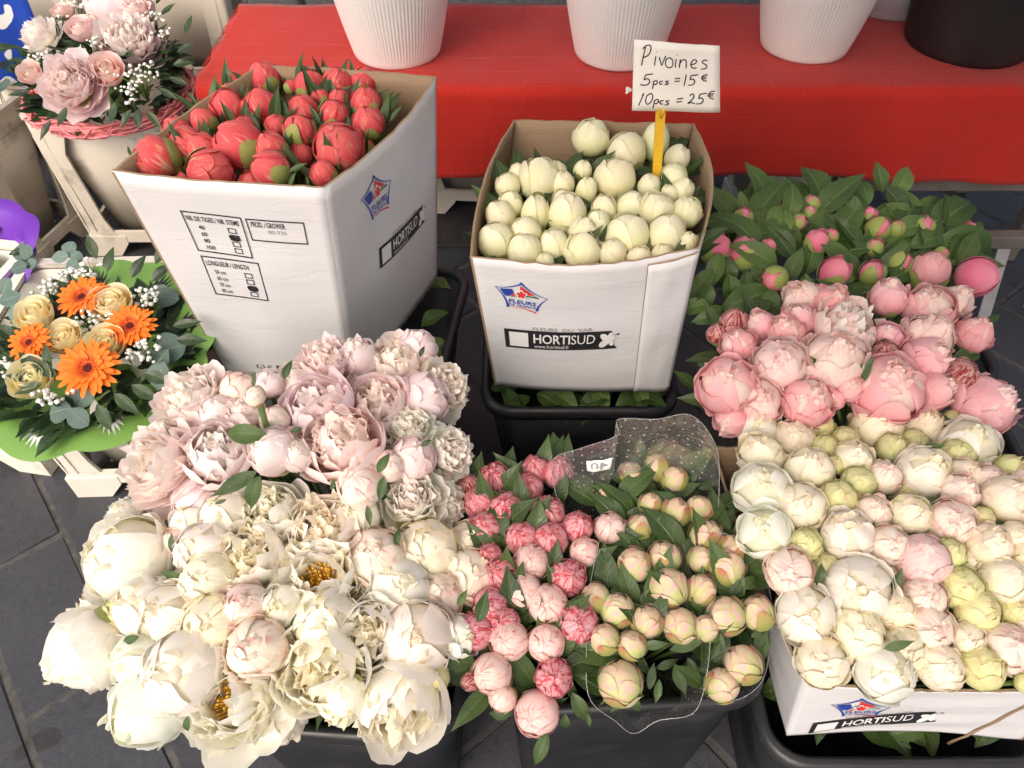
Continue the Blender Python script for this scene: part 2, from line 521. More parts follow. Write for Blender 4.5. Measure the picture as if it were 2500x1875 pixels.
def cloth_mat():
    m, nt, b = mat('red_cotton')
    L = nt.links
    uv = N(nt, 'ShaderNodeUVMap').outputs[0]
    sep = N(nt, 'ShaderNodeSeparateXYZ')
    L.new(uv, sep.inputs[0])
    tc = N(nt, 'ShaderNodeTexCoord')
    wob = math_n(nt, 'MULTIPLY', noise(nt, tc.outputs['Object'], 9, 2), .012)
    def lines(s):
        f = math_n(nt, 'FRACT', math_n(nt, 'DIVIDE', math_n(nt, 'ADD', s, wob), .082))
        d = math_n(nt, 'ABSOLUTE', math_n(nt, 'SUBTRACT', f, .5))
        return ramp(nt, d, [(0.0, (1, 1, 1)), (.022, (0, 0, 0))])
    ln = math_n(nt, 'MAXIMUM', lines(sep.outputs[0]), lines(sep.outputs[1]))
    wv = noise(nt, tc.outputs['Object'], 420, 2)
    big = noise(nt, tc.outputs['Object'], 4, 4)
    c = ramp(nt, math_n(nt, 'ADD', math_n(nt, 'MULTIPLY', wv, .5), math_n(nt, 'MULTIPLY', big, .5)), [(.3, (.42, .019, .012)), (.7, (.56, .029, .018))])
    c = mixc(nt, math_n(nt, 'MULTIPLY', ln, .17), c, (.60, .09, .07))
    L.new(c, b.inputs['Base Color'])
    b.inputs['Roughness'].default_value = .85
    b.inputs['Specular IOR Level'].default_value = .2
    b.inputs['Sheen Weight'].default_value = .15
    h = math_n(nt, 'ADD', math_n(nt, 'MULTIPLY', ln, .6), math_n(nt, 'ADD', math_n(nt, 'MULTIPLY', wv, .12), math_n(nt, 'MULTIPLY', big, 2.0)))
    bump(nt, h, .5, .004, b)
    return m


TX0, TX1, TY0, TY1 = -.845, 1.75, 1.925, 2.47
table = empty('trestle_table', Matrix.Translation((.45, 2.2, 0)))
tag(table, 'low wooden trestle table under the red cloth, carrying white pots', 'table')
ti = Matrix.Translation((-.45, -2.2, 0))


def tbox(name, lo, hi, m, bev=.004):
    mb = MB()
    mb.box(lo, hi, 0, bev)
    return obj(name, mb.mesh(name, [m], False), table, ti.copy())


tbox('table_top', (TX0 + .02, TY0 + .012, TZ - .035), (TX1 - .02, TY1 - .01, TZ - .006), M['wood'])
for lx in (TX0 + .12, TX1 - .14):
    for ly in (TY0 + .06, TY1 - .1):
        tbox('leg', (lx, ly, .0), (lx + .045, ly + .045, TZ - .036), M['wood'])
tbox('rail', (.95, TY0 + .012, .30), (TX1 - .15, TY0 + .052, .345), M['wood'])

NU, NP = 150, 44
prof = []                                     # (distance along, y, z, drop fraction)
s = 0
for k in range(20):
    y = TY1 - (TY1 - TY0 - .03) * k / 19
    prof.append((TY1 - y, y, TZ + .003, 0))
s0 = prof[-1][0]
for k in range(1, 7):
    a = math.pi / 2 * k / 6
    prof.append((s0 + .03 * a, TY0 + .03 - .03 * math.sin(a), TZ + .003 - .03 * (1 - math.cos(a)), 0))
s0 = prof[-1][0]
ybase, zb = prof[-1][1], prof[-1][2]
ND = 18
DROP = .225
for k in range(1, ND + 1):
    q = k / ND
    prof.append((s0 + DROP * q, ybase - .008 * q, zb - DROP * q, q))
V, UVs = [], []
r = random.Random(3)
for j, (sl, y, z, q) in enumerate(prof):
    for i in range(NU):
        u = i / (NU - 1)
        x = TX0 + (TX1 - TX0) * u
        fl = .010 * math.sin(x * 9 + 1.2) + .007 * math.sin(x * 21 + .4) + .014 * math.sin(x * 3.3)
        yy = y + fl * q - .012 * q
        zz = z + (.0015 * math.sin(x * 17 + y * 9) + .001 * math.sin(x * 31 - y * 23) if q == 0 else 0)
        if q > 0:
            zz += q * (-.028 * max(0, (x - .9) / .8) + .006 * math.sin(x * 5 + 2))
        xx = x + (.006 * math.sin(y * 40) if i == 0 else 0) - q * .02 * (x - .5) * 0 - .03 * q * (0 if x < .9 else (x - .9))
        V.append((xx, yy, max(zz, .05)))
        UVs.append((x + .035 * q * 1.2, sl))
cl = mesh_of('tablecloth', V, grid_faces(NU, len(prof)), [cloth_mat()], UVs)
cloth = obj('tablecloth', cl)
tag(cloth, 'bright red cotton tablecloth with raised check threads, draped over the table', 'tablecloth')
mod = cloth.modifiers.new('t', 'SOLIDIFY')
mod.thickness = .0015
mod.offset = -1
fr = MB()
for k in range(130):                           # frayed threads of the cut left edge
    y = TY0 + .02 + (TY1 - TY0 - .04) * r.random()
    ln = r.uniform(.006, .02)
    a = r.uniform(-.6, .6)
    p0 = Vector((TX0 + .002, y, TZ + .003))
    fr.tube([p0, p0 + Vector((-ln * .6, ln * a * .5, -.001)), p0 + Vector((-ln, ln * a, -.004 - r.random() * .006))], [.0007, .0006, .0004], 4)
tag(obj('fringe', fr.mesh('fringe', [cl.materials[0]]), cloth), kind='stuff')


# ------------------------------------------------------------------ pots
def lathe(prof, n=64, flute=None, mi=0):
    mb = MB()
    V, F, uv = [], [], []
    for j, (rr, z) in enumerate(prof):
        for k in range(n):
            a = 2 * math.pi * k / n
            r2 = rr
            if flute and flute[0] <= j <= flute[1]:
                r2 = rr + flute[2] * math.cos(math.pi * k / 2)
            V.append((r2 * math.cos(a), r2 * math.sin(a), z))
            uv.append((k / n, j / len(prof)))
    for j in range(len(prof) - 1):
        for k in range(n):
            k2 = (k + 1) % n
            F.append((j * n + k, j * n + k2, (j + 1) * n + k2, (j + 1) * n + k))
    mb.add(V, F, uv, mi)
    return mb


def pot_mat():
    m, nt, b = mat('white_plastic')
    tc = N(nt, 'ShaderNodeTexCoord')
    c = ramp(nt, noise(nt, tc.outputs['Object'], 14, 5), [(.3, (.78, .76, .73)), (.75, (.85, .83, .80))])
    c = mixc(nt, ramp(nt, noise(nt, tc.outputs['Object'], 55, 3), [(.72, (0, 0, 0)), (.76, (.5, .5, .5))]), c, (.35, .31, .27))
    nt.links.new(c, b.inputs['Base Color'])
    b.inputs['Roughness'].default_value = .38
    b.inputs['Subsurface Weight'].default_value = .15
    b.inputs['Subsurface Radius'].default_value = (.02, .015, .012)
    return m


PM = pot_mat()


def pot_mesh(name, rb, rt, h, n, flute, m):
    prof = [(0.0001, .004), (rb * .90, .002), (rb * .96, .0), (rb * .99, .006), (rb * 1.01, .014)]
    a = len(prof)
    for k in range(13):
        t = k / 12
        prof.append((rb * 1.02 + (rt - rb * 1.02) * (1 - (1 - t) ** 1.5) , .022 + (h - .05) * t))
    b_ = len(prof) - 1
    prof += [(rt + .002, h - .02), (rt + .008, h - .016), (rt + .009, h - .002), (rt + .004, h), (rt - .003, h - .003), (rt - .006, h - .03), (rb * .95, .02), (0.0001, .018)]
    return lathe(prof, n, (a, b_, flute) if flute else None).mesh(name, [m])


WP = pot_mesh('pot_wall', .122, .172, .34, 400, .0008, PM)
pots = [(960, 174, 'white fluted plastic pot on the red cloth, behind the coral peony carton'),
        (1518, 178, 'white fluted plastic pot on the red cloth, behind the price sign'),
        (1988, 160, 'white fluted plastic pot on the red cloth, between price sign and black bucket')]
for px, py, lab in pots:
    p = at(px, py, TZ + .006)
    c = p + Vector((0, .122, 0))
    root = empty('flower_pot', Matrix.Translation(c) @ Matrix.Rotation(rng.uniform(0, .3), 4, 'Z'))
    tag(root, lab, 'pot', 'white pots on the table')
    obj('pot_wall', WP, root)
DP = pot_mesh('bucket_wall', .168, .205, .40, 96, 0, M['dpot'])
p = at(2415, 172, TZ + .006)
root = empty('black_bucket', Matrix.Translation(p + Vector((0, .168, 0))))
tag(root, 'large round black plastic bucket on the red cloth', 'bucket')
obj('bucket_wall', DP, root)


def clear_mat(name, tint=(1, 1, 1), gloss=.12, dots=None, alpha_noise=0.0, body=.06):
    """thin clear film: see-through with a glossy sheen and a little milky body"""
    m, nt, b = mat(name)
    L = nt.links
    nt.nodes.remove(b)
    tr = N(nt, 'ShaderNodeBsdfTransparent')
    tr.inputs[0].default_value = (*tint, 1)
    gl = N(nt, 'ShaderNodeBsdfGlossy')
    gl.inputs['Roughness'].default_value = .12
    gl.inputs[0].default_value = (1, 1, 1, 1)
    lw = N(nt, 'ShaderNodeLayerWeight')
    lw.inputs[0].default_value = .35
    tc = N(nt, 'ShaderNodeTexCoord')
    bpn = N(nt, 'ShaderNodeBump')
    bpn.inputs['Strength'].default_value = .6
    bpn.inputs['Distance'].default_value = .01
    L.new(noise(nt, tc.outputs['Object'], 22, 4), bpn.inputs['Height'])
    L.new(bpn.outputs[0], gl.inputs['Normal'])
    f = math_n(nt, 'ADD', math_n(nt, 'MULTIPLY', lw.outputs['Facing'], .35), gloss, True)
    mx = N(nt, 'ShaderNodeMixShader')
    L.new(f, mx.inputs[0])
    L.new(tr.outputs[0], mx.inputs[1])
    L.new(gl.outputs[0], mx.inputs[2])
    df = N(nt, 'ShaderNodeBsdfDiffuse')
    df.inputs[0].default_value = (.8, .8, .8, 1)
    mx2 = N(nt, 'ShaderNodeMixShader')
    L.new(mx.outputs[0], mx2.inputs[1])
    L.new(df.outputs[0], mx2.inputs[2])
    bf = body
    if dots:
        uv = N(nt, 'ShaderNodeUVMap').outputs[0]
        vo = N(nt, 'ShaderNodeTexVoronoi')
        vo.voronoi_dimensions = '2D'
        vo.inputs['Scale'].default_value = dots
        vo.inputs['Randomness'].default_value = .35
        L.new(uv, vo.inputs['Vector'])
        d = ramp(nt, vo.outputs['Distance'], [(.0, (1, 1, 1)), (.07, (1, 1, 1)), (.10, (0, 0, 0))])
        bf = math_n(nt, 'ADD', math_n(nt, 'MULTIPLY', d, .5), body, True)
        L.new(bf, mx2.inputs[0])
    else:
        mx2.inputs[0].default_value = body
    L.new(mx2.outputs[0], nt.nodes['Material Output'].inputs[0])
    return m


M['clear'] = clear_mat('clear_plastic', (.93, .93, .95), .16, None, 0, .25)
M['film'] = clear_mat('dotted_film', (.95, .96, .96), .12, 55, 0, .07)
p = at(2190, 52, TZ + .006)
root = empty('clear_tub', Matrix.Translation(p + Vector((0, .10, 0))))
tag(root, 'translucent plastic tub on the red cloth, tucked behind the black bucket', 'tub')
obj('tub_wall', pot_mesh('tub_wall', .105, .13, .16, 48, 0, M['clear']), root)


# ------------------------------------------------------------------ Dutch flower crates
def crate_build():
    """posts, rims and feet of a cream plastic flower crate with a tapered tub inside; returns name -> mesh"""
    w, d, h = .40, .31, .50
    out = []
    tw, td = w / 2, d / 2                       # top half sizes
    bw, bd = w / 2 - .015, d / 2 - .012         # bottom half sizes
    def corner_post(sx, sy):
        mb = MB()
        th = .008
        pw = .075
        zt, zb_ = h - .06, .075
        for face in (0, 1):
            V = []
            for z, hw, hd, bul in ((zb_, bw, bd, 1.25), (.14, bw, bd, 1.0), (zt - .06, tw, td, 1.0), (zt, tw, td, 1.3)):
                f = pw * bul
                for off in (0, th):
                    if face == 0:
                        V += [(sx * (hw - .012), sy * (hd - off), z), (sx * (hw - f), sy * (hd - off), z)]
                    else:
                        V += [(sx * (hw - off), sy * (hd - .012), z), (sx * (hw - off), sy * (hd - f * .85), z)]
            Fc = []
            for k in range(3):
                a = k * 4
                for (i, j) in ((0, 1), (1, 3), (3, 2), (2, 0)):
                    Fc.append((a + i, a + j, a + 4 + j, a + 4 + i))
            Fc += [(0, 1, 3, 2), (12, 13, 15, 14)]
            mb.add(V, Fc)
        # rounded outer corner
        V, Fc = [], []
        for z, hw, hd in ((zb_, bw, bd), (zt, tw, td)):
            for k in range(6):
                a = math.pi / 2 * k / 5
                V.append((sx * (hw - .012 + .012 * math.cos(a)), sy * (hd - .012 + .012 * math.sin(a)), z))
        for k in range(5):
            Fc.append((k, k + 1, 7 + k, 6 + k))
        mb.add(V, Fc)
        # raised rib on the long face
        V = []
        for z, hw, hd in ((zb_ + .02, bw, bd), (zt, tw, td)):
            V += [(sx * (hw - .030), sy * (hd + .0025), z), (sx * (hw - .036), sy * (hd + .0025), z), (sx * (hw - .036), sy * (hd - .003), z), (sx * (hw - .030), sy * (hd - .003), z)]
        mb.add(V, [(0, 1, 5, 4), (1, 2, 6, 5), (2, 3, 7, 6), (3, 0, 4, 7), (4, 5, 6, 7), (3, 2, 1, 0)])
        return mb
    def band(z0, z1, hw0, hd0, hw1, hd1, th, rc):
        mb = MB()
        def loop(hw, hd, rr, z, n=5):
            P = []
            for cx, cy, a0 in ((1, 1, 0), (-1, 1, 90), (-1, -1, 180), (1, -1, 270)):
                for k in range(n):
                    a = math.radians(a0 + 90 * k / (n - 1))
                    P.append((cx * (hw - rr) + rr * math.cos(a), cy * (hd - rr) + rr * math.sin(a), z))
            return P
        L4 = [loop(hw0, hd0, rc, z0), loop(hw1, hd1, rc, z1), loop(hw1 - th, hd1 - th, rc * .8, z1), loop(hw0 - th, hd0 - th, rc * .8, z0)]
        n = len(L4[0])
        V = [p for l in L4 for p in l]
        Fc = []
        for a in range(4):
            b = (a + 1) % 4
            for k in range(n):
                k2 = (k + 1) % n
                Fc.append((a * n + k, a * n + k2, b * n + k2, b * n + k))
        mb.add(V, Fc)
        return mb
    for sx in (-1, 1):
        for sy in (-1, 1):
            out.append(('corner_post', corner_post(sx, sy)))
            mb = MB()                              # trapezoid foot under the corner
            V = []
            for z, e in ((0.0, .085), (.050, .125), (.078, .125)):
                for x_, y_ in ((0, 0), (e, 0), (e, .018), (.018, .018), (.018, e * .8), (0, e * .8)):
                    V.append((sx * (bw + .004 - x_), sy * (bd + .004 - y_), z))
            Fc = []
            for k in range(2):
                for q in range(6):
                    q2 = (q + 1) % 6
                    Fc.append((k * 6 + q, k * 6 + q2, k * 6 + 6 + q2, k * 6 + 6 + q))
            Fc += [(12, 13, 14, 15), (12, 15, 16, 17), (3, 2, 1, 0), (5, 4, 3, 0)]
            mb.add(V, Fc)
            out.append(('foot', mb))
    out.append(('top_band', band(h - .062, h - .004, tw, td, tw + .001, td + .001, .010, .016)))
    out.append(('rim', band(h - .006, h + .004, tw + .006, td + .006, tw + .006, td + .006, .022, .02)))
    out.append(('bottom_rail', band(.055, .094, bw + .0025, bd + .0025, bw + .0005, bd + .0005, .012, .014)))
    tub = band(.05, h - .01, .115, .085, tw - .014, td - .014, .004, .035)
    tub.add([(-.11, -.08, .055), (.11, -.08, .055), (.11, .08, .055), (-.11, .08, .055)], [(0, 1, 2, 3)])
    out.append(('tub', tub))
    return out


CR = {}
for key, mt in (('new', M['crate']), ('old', M['crateold'])):
    CR[key] = [(n, mb.mesh(n, [mt], n == 'tub')) for n, mb in crate_build()]


def crate(x, y, z, rz, key, label, sc=1.0):
    root = empty('flower_crate', Matrix.Translation((x, y, z)) @ Matrix.Rotation(math.radians(rz), 4, 'Z') @ Matrix.Scale(sc, 4))
    tag(root, label, 'crate', 'cream plastic flower crates')
    for n, me in CR[key]:
        obj(n, me, root)
    return root


crate(-.895, 1.215, 0, 2, 'new', 'cream plastic crate standing right under the gerbera bouquet')
crate(-1.335, 1.30, 0, -9, 'new', 'cream plastic crate with rounded scuffed post, left of the one under the gerbera bouquet')
crate(-1.19, 2.16, 0, 0, 'old', 'stained cream crate carrying the wreathed rose bouquet')
crate(-1.66, 2.08, 0, -14, 'old', 'worn cream crate with brown stains, beside the crate under the rose bouquet')
crate(-1.10, 2.62, .32, 4, 'old', 'scuffed cream crate standing behind the frayed left edge of the red cloth')
crate(-1.62, 2.75, .32, 0, 'old', 'cream crate behind the white peony of the rose bouquet')
crate(.95, 2.22, 0, 3, 'new', 'cream crate stored under the table behind the green peony buds')
crate(-.12, 2.36, .02, -4, 'new', 'cream crate stored under the table between the two upright cartons')
# boards the back crates stand on, and the dark pallet under the table
for k, (x, y) in enumerate(((-1.35, 2.55), (-1.35, 2.85))):
    pass
pl = empty('plinth', Matrix.Translation((-1.4, 2.72, 0)))
tag(pl, 'dark wooden plinth under the back row of cream crates', 'plinth')
for dx in (-.55, 0, .47):
    mb = MB(); mb.box((dx, -.25, 0), (dx + .06, .25, .28), 0, .004)
    obj('bearer', mb.mesh('bearer', [M['darkwood']], False), pl)
for k in range(4):
    mb = MB(); mb.box((-.6, -.26 + k * .133, .281), (.6, -.26 + k * .133 + .12, .317), 0, .004)
    obj('board', mb.mesh('board', [M['darkwood']], False), pl)
pal = empty('pallet', Matrix.Translation((.3, 2.25, 0)))
tag(pal, 'dark wooden pallet lying under the table', 'pallet')
for k in range(6):
    mb = MB(); mb.box((-.98 + k * .34, -.2, .0), (-.98 + k * .34 + .31, .52, .016), 0, .003)
    obj('board', mb.mesh('board', [M['darkwood']], False), pal)
# slim grey stand leg beside the table
sl_ = empty('metal_stand', Matrix.Translation((1.45, 1.85, 0)))
tag(sl_, 'grey metal stand leaning by the table edge beside the hot pink peony bud', 'stand')
mb = MB()
a, b = at(2458, 588, .26), at(2395, 800, .0)
for q in (0,):
    dx = Vector((.018, 0, 0)); dy = Vector((0, .006, 0))
    V = [a - dx, a + dx, a + dx + dy, a - dx + dy, b - dx, b + dx, b + dx + dy, b - dx + dy]
    mb.add([tuple(v) for v in V], [(0, 1, 2, 3), (7, 6, 5, 4), (0, 4, 5, 1), (1, 5, 6, 2), (2, 6, 7, 3), (3, 7, 4, 0)])
obj('leg', mb.mesh('leg', [M['metal']], False), sl_, Matrix.Translation((-1.45, -1.85, 0)))
c0 = at(2385, 565, .27); c1 = at(2640, 570, .27)
mb = MB()
mb.box((c1.x - .04, a.y - .012, 0), (c1.x - .01, a.y + .012, .2449), 0, .002)
obj('leg', mb.mesh('leg', [M['metal']], False), sl_, Matrix.Translation((-1.45, -1.85, 0)))
mb = MB()
mb.box((c0.x, a.y - .02, .245), (c1.x, a.y + .02, .285), 0, .004)
obj('cross_bar', mb.mesh('cross_bar', [M['wood']], False), sl_, Matrix.Translation((-1.45, -1.85, 0)))


# ------------------------------------------------------------------ black buckets
def rr_loop(hw, hd, rc, z, n=7):
    P = []
    for cx, cy, a0 in ((1, 1, 0), (-1, 1, 90), (-1, -1, 180), (1, -1, 270)):
        for k in range(n):
            a = math.radians(a0 + 90 * k / (n - 1))
            P.append((cx * (hw - rc) + rc * math.cos(a), cy * (hd - rc) + rc * math.sin(a), z))
    return P


def loft(loops, cap0=True, cap1=False):
    mb = MB()
    n = len(loops[0])
    V = [p for l in loops for p in l]
    Fc = []
    for a in range(len(loops) - 1):
        for k in range(n):
            k2 = (k + 1) % n
            Fc.append((a * n + k, a * n + k2, (a + 1) * n + k2, (a + 1) * n + k))
    if cap0: Fc.append(tuple(range(n - 1, -1, -1)))
    if cap1: Fc.append(tuple(range((len(loops) - 1) * n, len(loops) * n)))
    mb.add(V, Fc)
    return mb


def bucket(x, y, rz, label, w=.40, d=.31, h=.39, tp=.046):
    root = empty('flower_bucket', Matrix.Translation((x, y, 0)) @ Matrix.Rotation(math.radians(rz), 4, 'Z'))
    tag(root, label, 'bucket', 'black flower buckets on the pavement')
    tw, td, bw, bd = w / 2 - .014, d / 2 - .014, w / 2 - .014 - tp, d / 2 - .014 - tp * .8
    wall = loft([rr_loop(bw - .01, bd - .01, .04, 0), rr_loop(bw, bd, .045, .006), rr_loop(tw, td, .055, h - .012), rr_loop(tw - .005, td - .005, .05, h - .012), rr_loop(bw - .008, bd - .008, .04, .012)], True, True)
    obj('bucket_wall', wall.mesh('bucket_wall', [M['black']]), root)
    rim = [rr_loop(tw + .001, td + .001, .056, h - .030), rr_loop(tw + .012, td + .012, .064, h - .028), rr_loop(tw + .015, td + .015, .066, h - .012), rr_loop(tw + .011, td + .011, .064, h), rr_loop(tw + .003, td + .003, .058, h + .003), rr_loop(tw - .006, td - .006, .05, h - .004), rr_loop(tw - .006, td - .006, .05, h - .02)]
    obj('rim', loft(rim, False).mesh('rim', [M['rimplastic']]), root)
    return root


# ------------------------------------------------------------------ cartons
def project(p):
    d = p - Vector((0, 0, CAM_H))
    z = d.dot(FWD)
    return np.array((1250 + d.x / z * F25, 937.5 - d.dot(IMU) / z * F25))


class Panel:
    def __init__(s, tl, tr, bl, br, bow=0.0, bowb=0.0, arch=0.0, dip=0.0, seed=1):
        s.c = [Vector(v) for v in (tl, tr, bl, br)]
        s.bow, s.bowb, s.arch, s.dip = bow, bowb, arch, dip
        n = (s.c[1] - s.c[0]).cross(s.c[2] - s.c[0])
        s.n = -n.normalized()
        r = random.Random(seed)
        s.ph = [r.uniform(0, 6.28) for _ in range(6)]

    def P(s, u, v, off=0.0):
        tl, tr, bl, br = s.c
        p = (tl * (1 - u) + tr * u) * (1 - v) + (bl * (1 - u) + br * u) * v
        sb = math.sin(math.pi * min(1, max(0, u)))
        b = s.bow * (1 - v) + s.bowb * v
        wr = .0010 * math.sin(u * 9 + s.ph[0] + v * 4) * sb + .0010 * math.sin(v * 17 + s.ph[1] + u * 3) * sb
        p = p + s.n * (b * sb + wr + off)
        p.z -= s.dip * sb * (1 - v) ** 3
        p.z += s.arch * sb ** 2 * v ** 3
        return p

    def uv_of(s, px, py):
        u, v = .5, .5
        t = np.array((px, py))
        for _ in range(25):
            e = project(s.P(u, v)) - t
            h = 1e-4
            J = np.stack([(project(s.P(u + h, v)) - project(s.P(u, v))) / h, (project(s.P(u, v + h)) - project(s.P(u, v))) / h], 1)
            du = np.linalg.solve(J, -e)
            u += du[0]
            v += du[1]
        return u, v

    def build(s, name, parent, inv, nu=22, nv=20, th=.004, rough=.0012, u0=0., u1=1., v0=0., v1=1., off=0.0, mats=None):
        r = random.Random(int(s.ph[0] * 1000))
        V, Fc, FM = [], [], []
        edge = [r.uniform(-1, 1) * rough for _ in range(nu)]
        for lay in (0, 1):
            for j in range(nv):
                for i in range(nu):
                    u, v = u0 + (u1 - u0) * i / (nu - 1), v0 + (v1 - v0) * j / (nv - 1)
                    p = s.P(u, v, off - lay * th)
                    if j == 0: p.z += edge[i]
                    V.append(tuple(p))
        nn = nu * nv
        for f in grid_faces(nu, nv): Fc.append(f[::-1]); FM.append(0)
        for f in grid_faces(nu, nv, nn): Fc.append(f); FM.append(1)
        def strip(a, b):
            Fc.append((a, b, b + nn, a + nn)); FM.append(1)
        for i in range(nu - 1):
            strip(i, i + 1)
            strip((nv - 1) * nu + i + 1, (nv - 1) * nu + i)
        for j in range(nv - 1):
            strip((j + 1) * nu, j * nu)
            strip(j * nu + nu - 1, (j + 1) * nu + nu - 1)
        me = mesh_of(name, V, Fc, mats or [M['box'], M['kraft']], None, FM, False)
        me.polygons.foreach_set('use_smooth', [True] * (2 * (nu - 1) * (nv - 1)) + [False] * (len(me.polygons) - 2 * (nu - 1) * (nv - 1)))
        return obj(name, me, parent, inv)


def text_mesh(txt, bold=0.0):
    """outline of a printed word as flat triangles: verts (x right, y down, both scaled so height of a capital is 1)"""
    cu = bpy.data.curves.new('t', 'FONT')
    cu.body = txt
    cu.size = 1
    cu.offset = bold
    cu.resolution_u = 3
    cu.fill_mode = 'FRONT'
    ob = bpy.data.objects.new('t', cu)
    COL.objects.link(ob)
    dg = bpy.context.evaluated_depsgraph_get()
    me = bpy.data.meshes.new_from_object(ob.evaluated_get(dg))
    V = np.array([v.co[:2] for v in me.vertices]).reshape(-1, 2)
    Fc = [tuple(p.vertices) for p in me.polygons]
    bpy.data.objects.remove(ob)
    bpy.data.meshes.remove(me)
    bpy.data.curves.remove(cu)
    return V, Fc


class Print:
    """lays flat print on a panel; local frame given by three photograph corners"""
    def __init__(s, panel, tl, tr, bl, lift=.0013):
        s.p = panel
        s.o = np.array(panel.uv_of(*tl))
        s.x = np.array(panel.uv_of(*tr)) - s.o
        s.y = np.array(panel.uv_of(*bl)) - s.o
        s.lift = lift

    def pt(s, a, b, k=0):
        q = s.o + s.x * a + s.y * b
        return tuple(s.p.P(q[0], q[1], s.lift + k * .0007))

    def poly(s, mb, pts, mi=0, k=0):
        mb.add([s.pt(a, b, k) for a, b in pts], [tuple(range(len(pts)))], None, mi)

    def strip(s, mb, A, B, mi=0, k=0):
        V = [s.pt(*a, k) for a in A] + [s.pt(*b, k) for b in B]
        n = len(A)
        mb.add(V, [(i, i + 1, n + i + 1, n + i) for i in range(n - 1)], None, mi)

    def rect(s, mb, a0, b0, a1, b1, mi=0, k=0, n=8):
        A = [(a0 + (a1 - a0) * i / n, b0) for i in range(n + 1)]
        B = [(a0 + (a1 - a0) * i / n, b1) for i in range(n + 1)]
        s.strip(mb, A, B, mi, k)

    def frame(s, mb, a0, b0, a1, b1, ta, tb, mi=0):
        s.rect(mb, a0, b0, a1, b0 + tb, mi)
        s.rect(mb, a0, b1 - tb, a1, b1, mi)
        s.rect(mb, a0, b0 + tb, a0 + ta, b1 - tb, mi)
        s.rect(mb, a1 - ta, b0 + tb, a1, b1 - tb, mi)

    def text(s, mb, txt, a0, b0, a1, b1, mi=0, bold=0.0, k=0):
        V, Fc = text_mesh(txt, bold)
        lo, hi = V.min(0), V.max(0)
        Q = [(a0 + (x - lo[0]) / (hi[0] - lo[0]) * (a1 - a0), b1 - (y - lo[1]) / (hi[1] - lo[1]) * (b1 - b0)) for x, y in V]
        mb.add([s.pt(a, b, k) for a, b in Q], Fc, None, mi)

    def curve(s, mb, pts, w0, w1, mi=0, k=0, n=14, asp=1.0):
        """tapered brush stroke through a quadratic bezier"""
        (x0, y0), (x1, y1), (x2, y2) = pts
        A, B = [], []
        for i in range(n + 1):
            t = i / n
            x = (1 - t) ** 2 * x0 + 2 * t * (1 - t) * x1 + t * t * x2
            y = (1 - t) ** 2 * y0 + 2 * t * (1 - t) * y1 + t * t * y2
            dx = 2 * (1 - t) * (x1 - x0) + 2 * t * (x2 - x1)
            dy = 2 * (1 - t) * (y1 - y0) + 2 * t * (y2 - y1)
            l = math.hypot(dx, dy) or 1
            w = (w0 * (1 - t) + w1 * t) / 2
            A.append((x - dy / l * w, y + dx / l * w * asp))
            B.append((x + dy / l * w, y - dx / l * w * asp))
        s.strip(mb, A, B, mi, k)


PMATS = lambda: [M['print'], M['printb'], M['printr'], M['printg'], M['printw'], M['printgrey']]


def star_logo(panel, tl, tr, bl, parent, inv):
    P = Print(panel, tl, tr, bl)
    mb = MB()
    P.curve(mb, [(0, .28), (.28, .27), (.52, .02)], .012, .045, 1)
    P.curve(mb, [(.48, .0), (.66, .30), (.98, .42)], .045, .012, 1)
    P.curve(mb, [(.02, .27), (.24, .58), (.25, .92)], .012, .05, 1)
    P.curve(mb, [(1.0, .41), (.82, .66), (.80, .92)], .012, .05, 1)
    P.curve(mb, [(.28, .90), (.55, .84), (.80, 1.0)], .006, .04, 2)
    P.poly(mb, [(.10, .30), (.33, .25), (.36, .36), (.30, .50), (.20, .52)][::-1], 1, 1)
    P.poly(mb, [(.48, .10), (.60, .22), (.76, .36), (.60, .38), (.47, .32)][::-1], 2, 1)
    P.curve(mb, [(.30, .52), (.52, .38), (.82, .42)], .006, .05, 3, 2)
    for k in range(5):
        a = math.radians(90 + 72 * k)
        c, s_ = math.cos(a), -math.sin(a)
        cx, cy = .50, .38
        pts = []
        for t in range(10):
            q = 2 * math.pi * t / 10
            lx, ly = .052 + .05 * math.cos(q), .036 * math.sin(q)
            pts.append((cx + (lx * c - ly * s_) * .9, cy + (lx * s_ + ly * c) * 1.25))
        P.poly(mb, [(cx + (x - cx) * 1.3, cy + (y - cy) * 1.3) for x, y in pts], 4, 2.5)
        P.poly(mb, pts, 2, 3)
        pts2 = [(.34 + (x - cx) * .42, .42 + (y - cy) * .42) for x, y in pts]
        P.poly(mb, pts2, 2, 4)
    P.text(mb, 'FLEURS', .27, .60, .78, .735, 1, .02, 1)
    P.text(mb, 'DE FRANCE', .27, .755, .78, .845, 1, .012, 1)
    obj('printed_logo', mb.mesh('printed_logo', PMATS(), False), parent, inv)


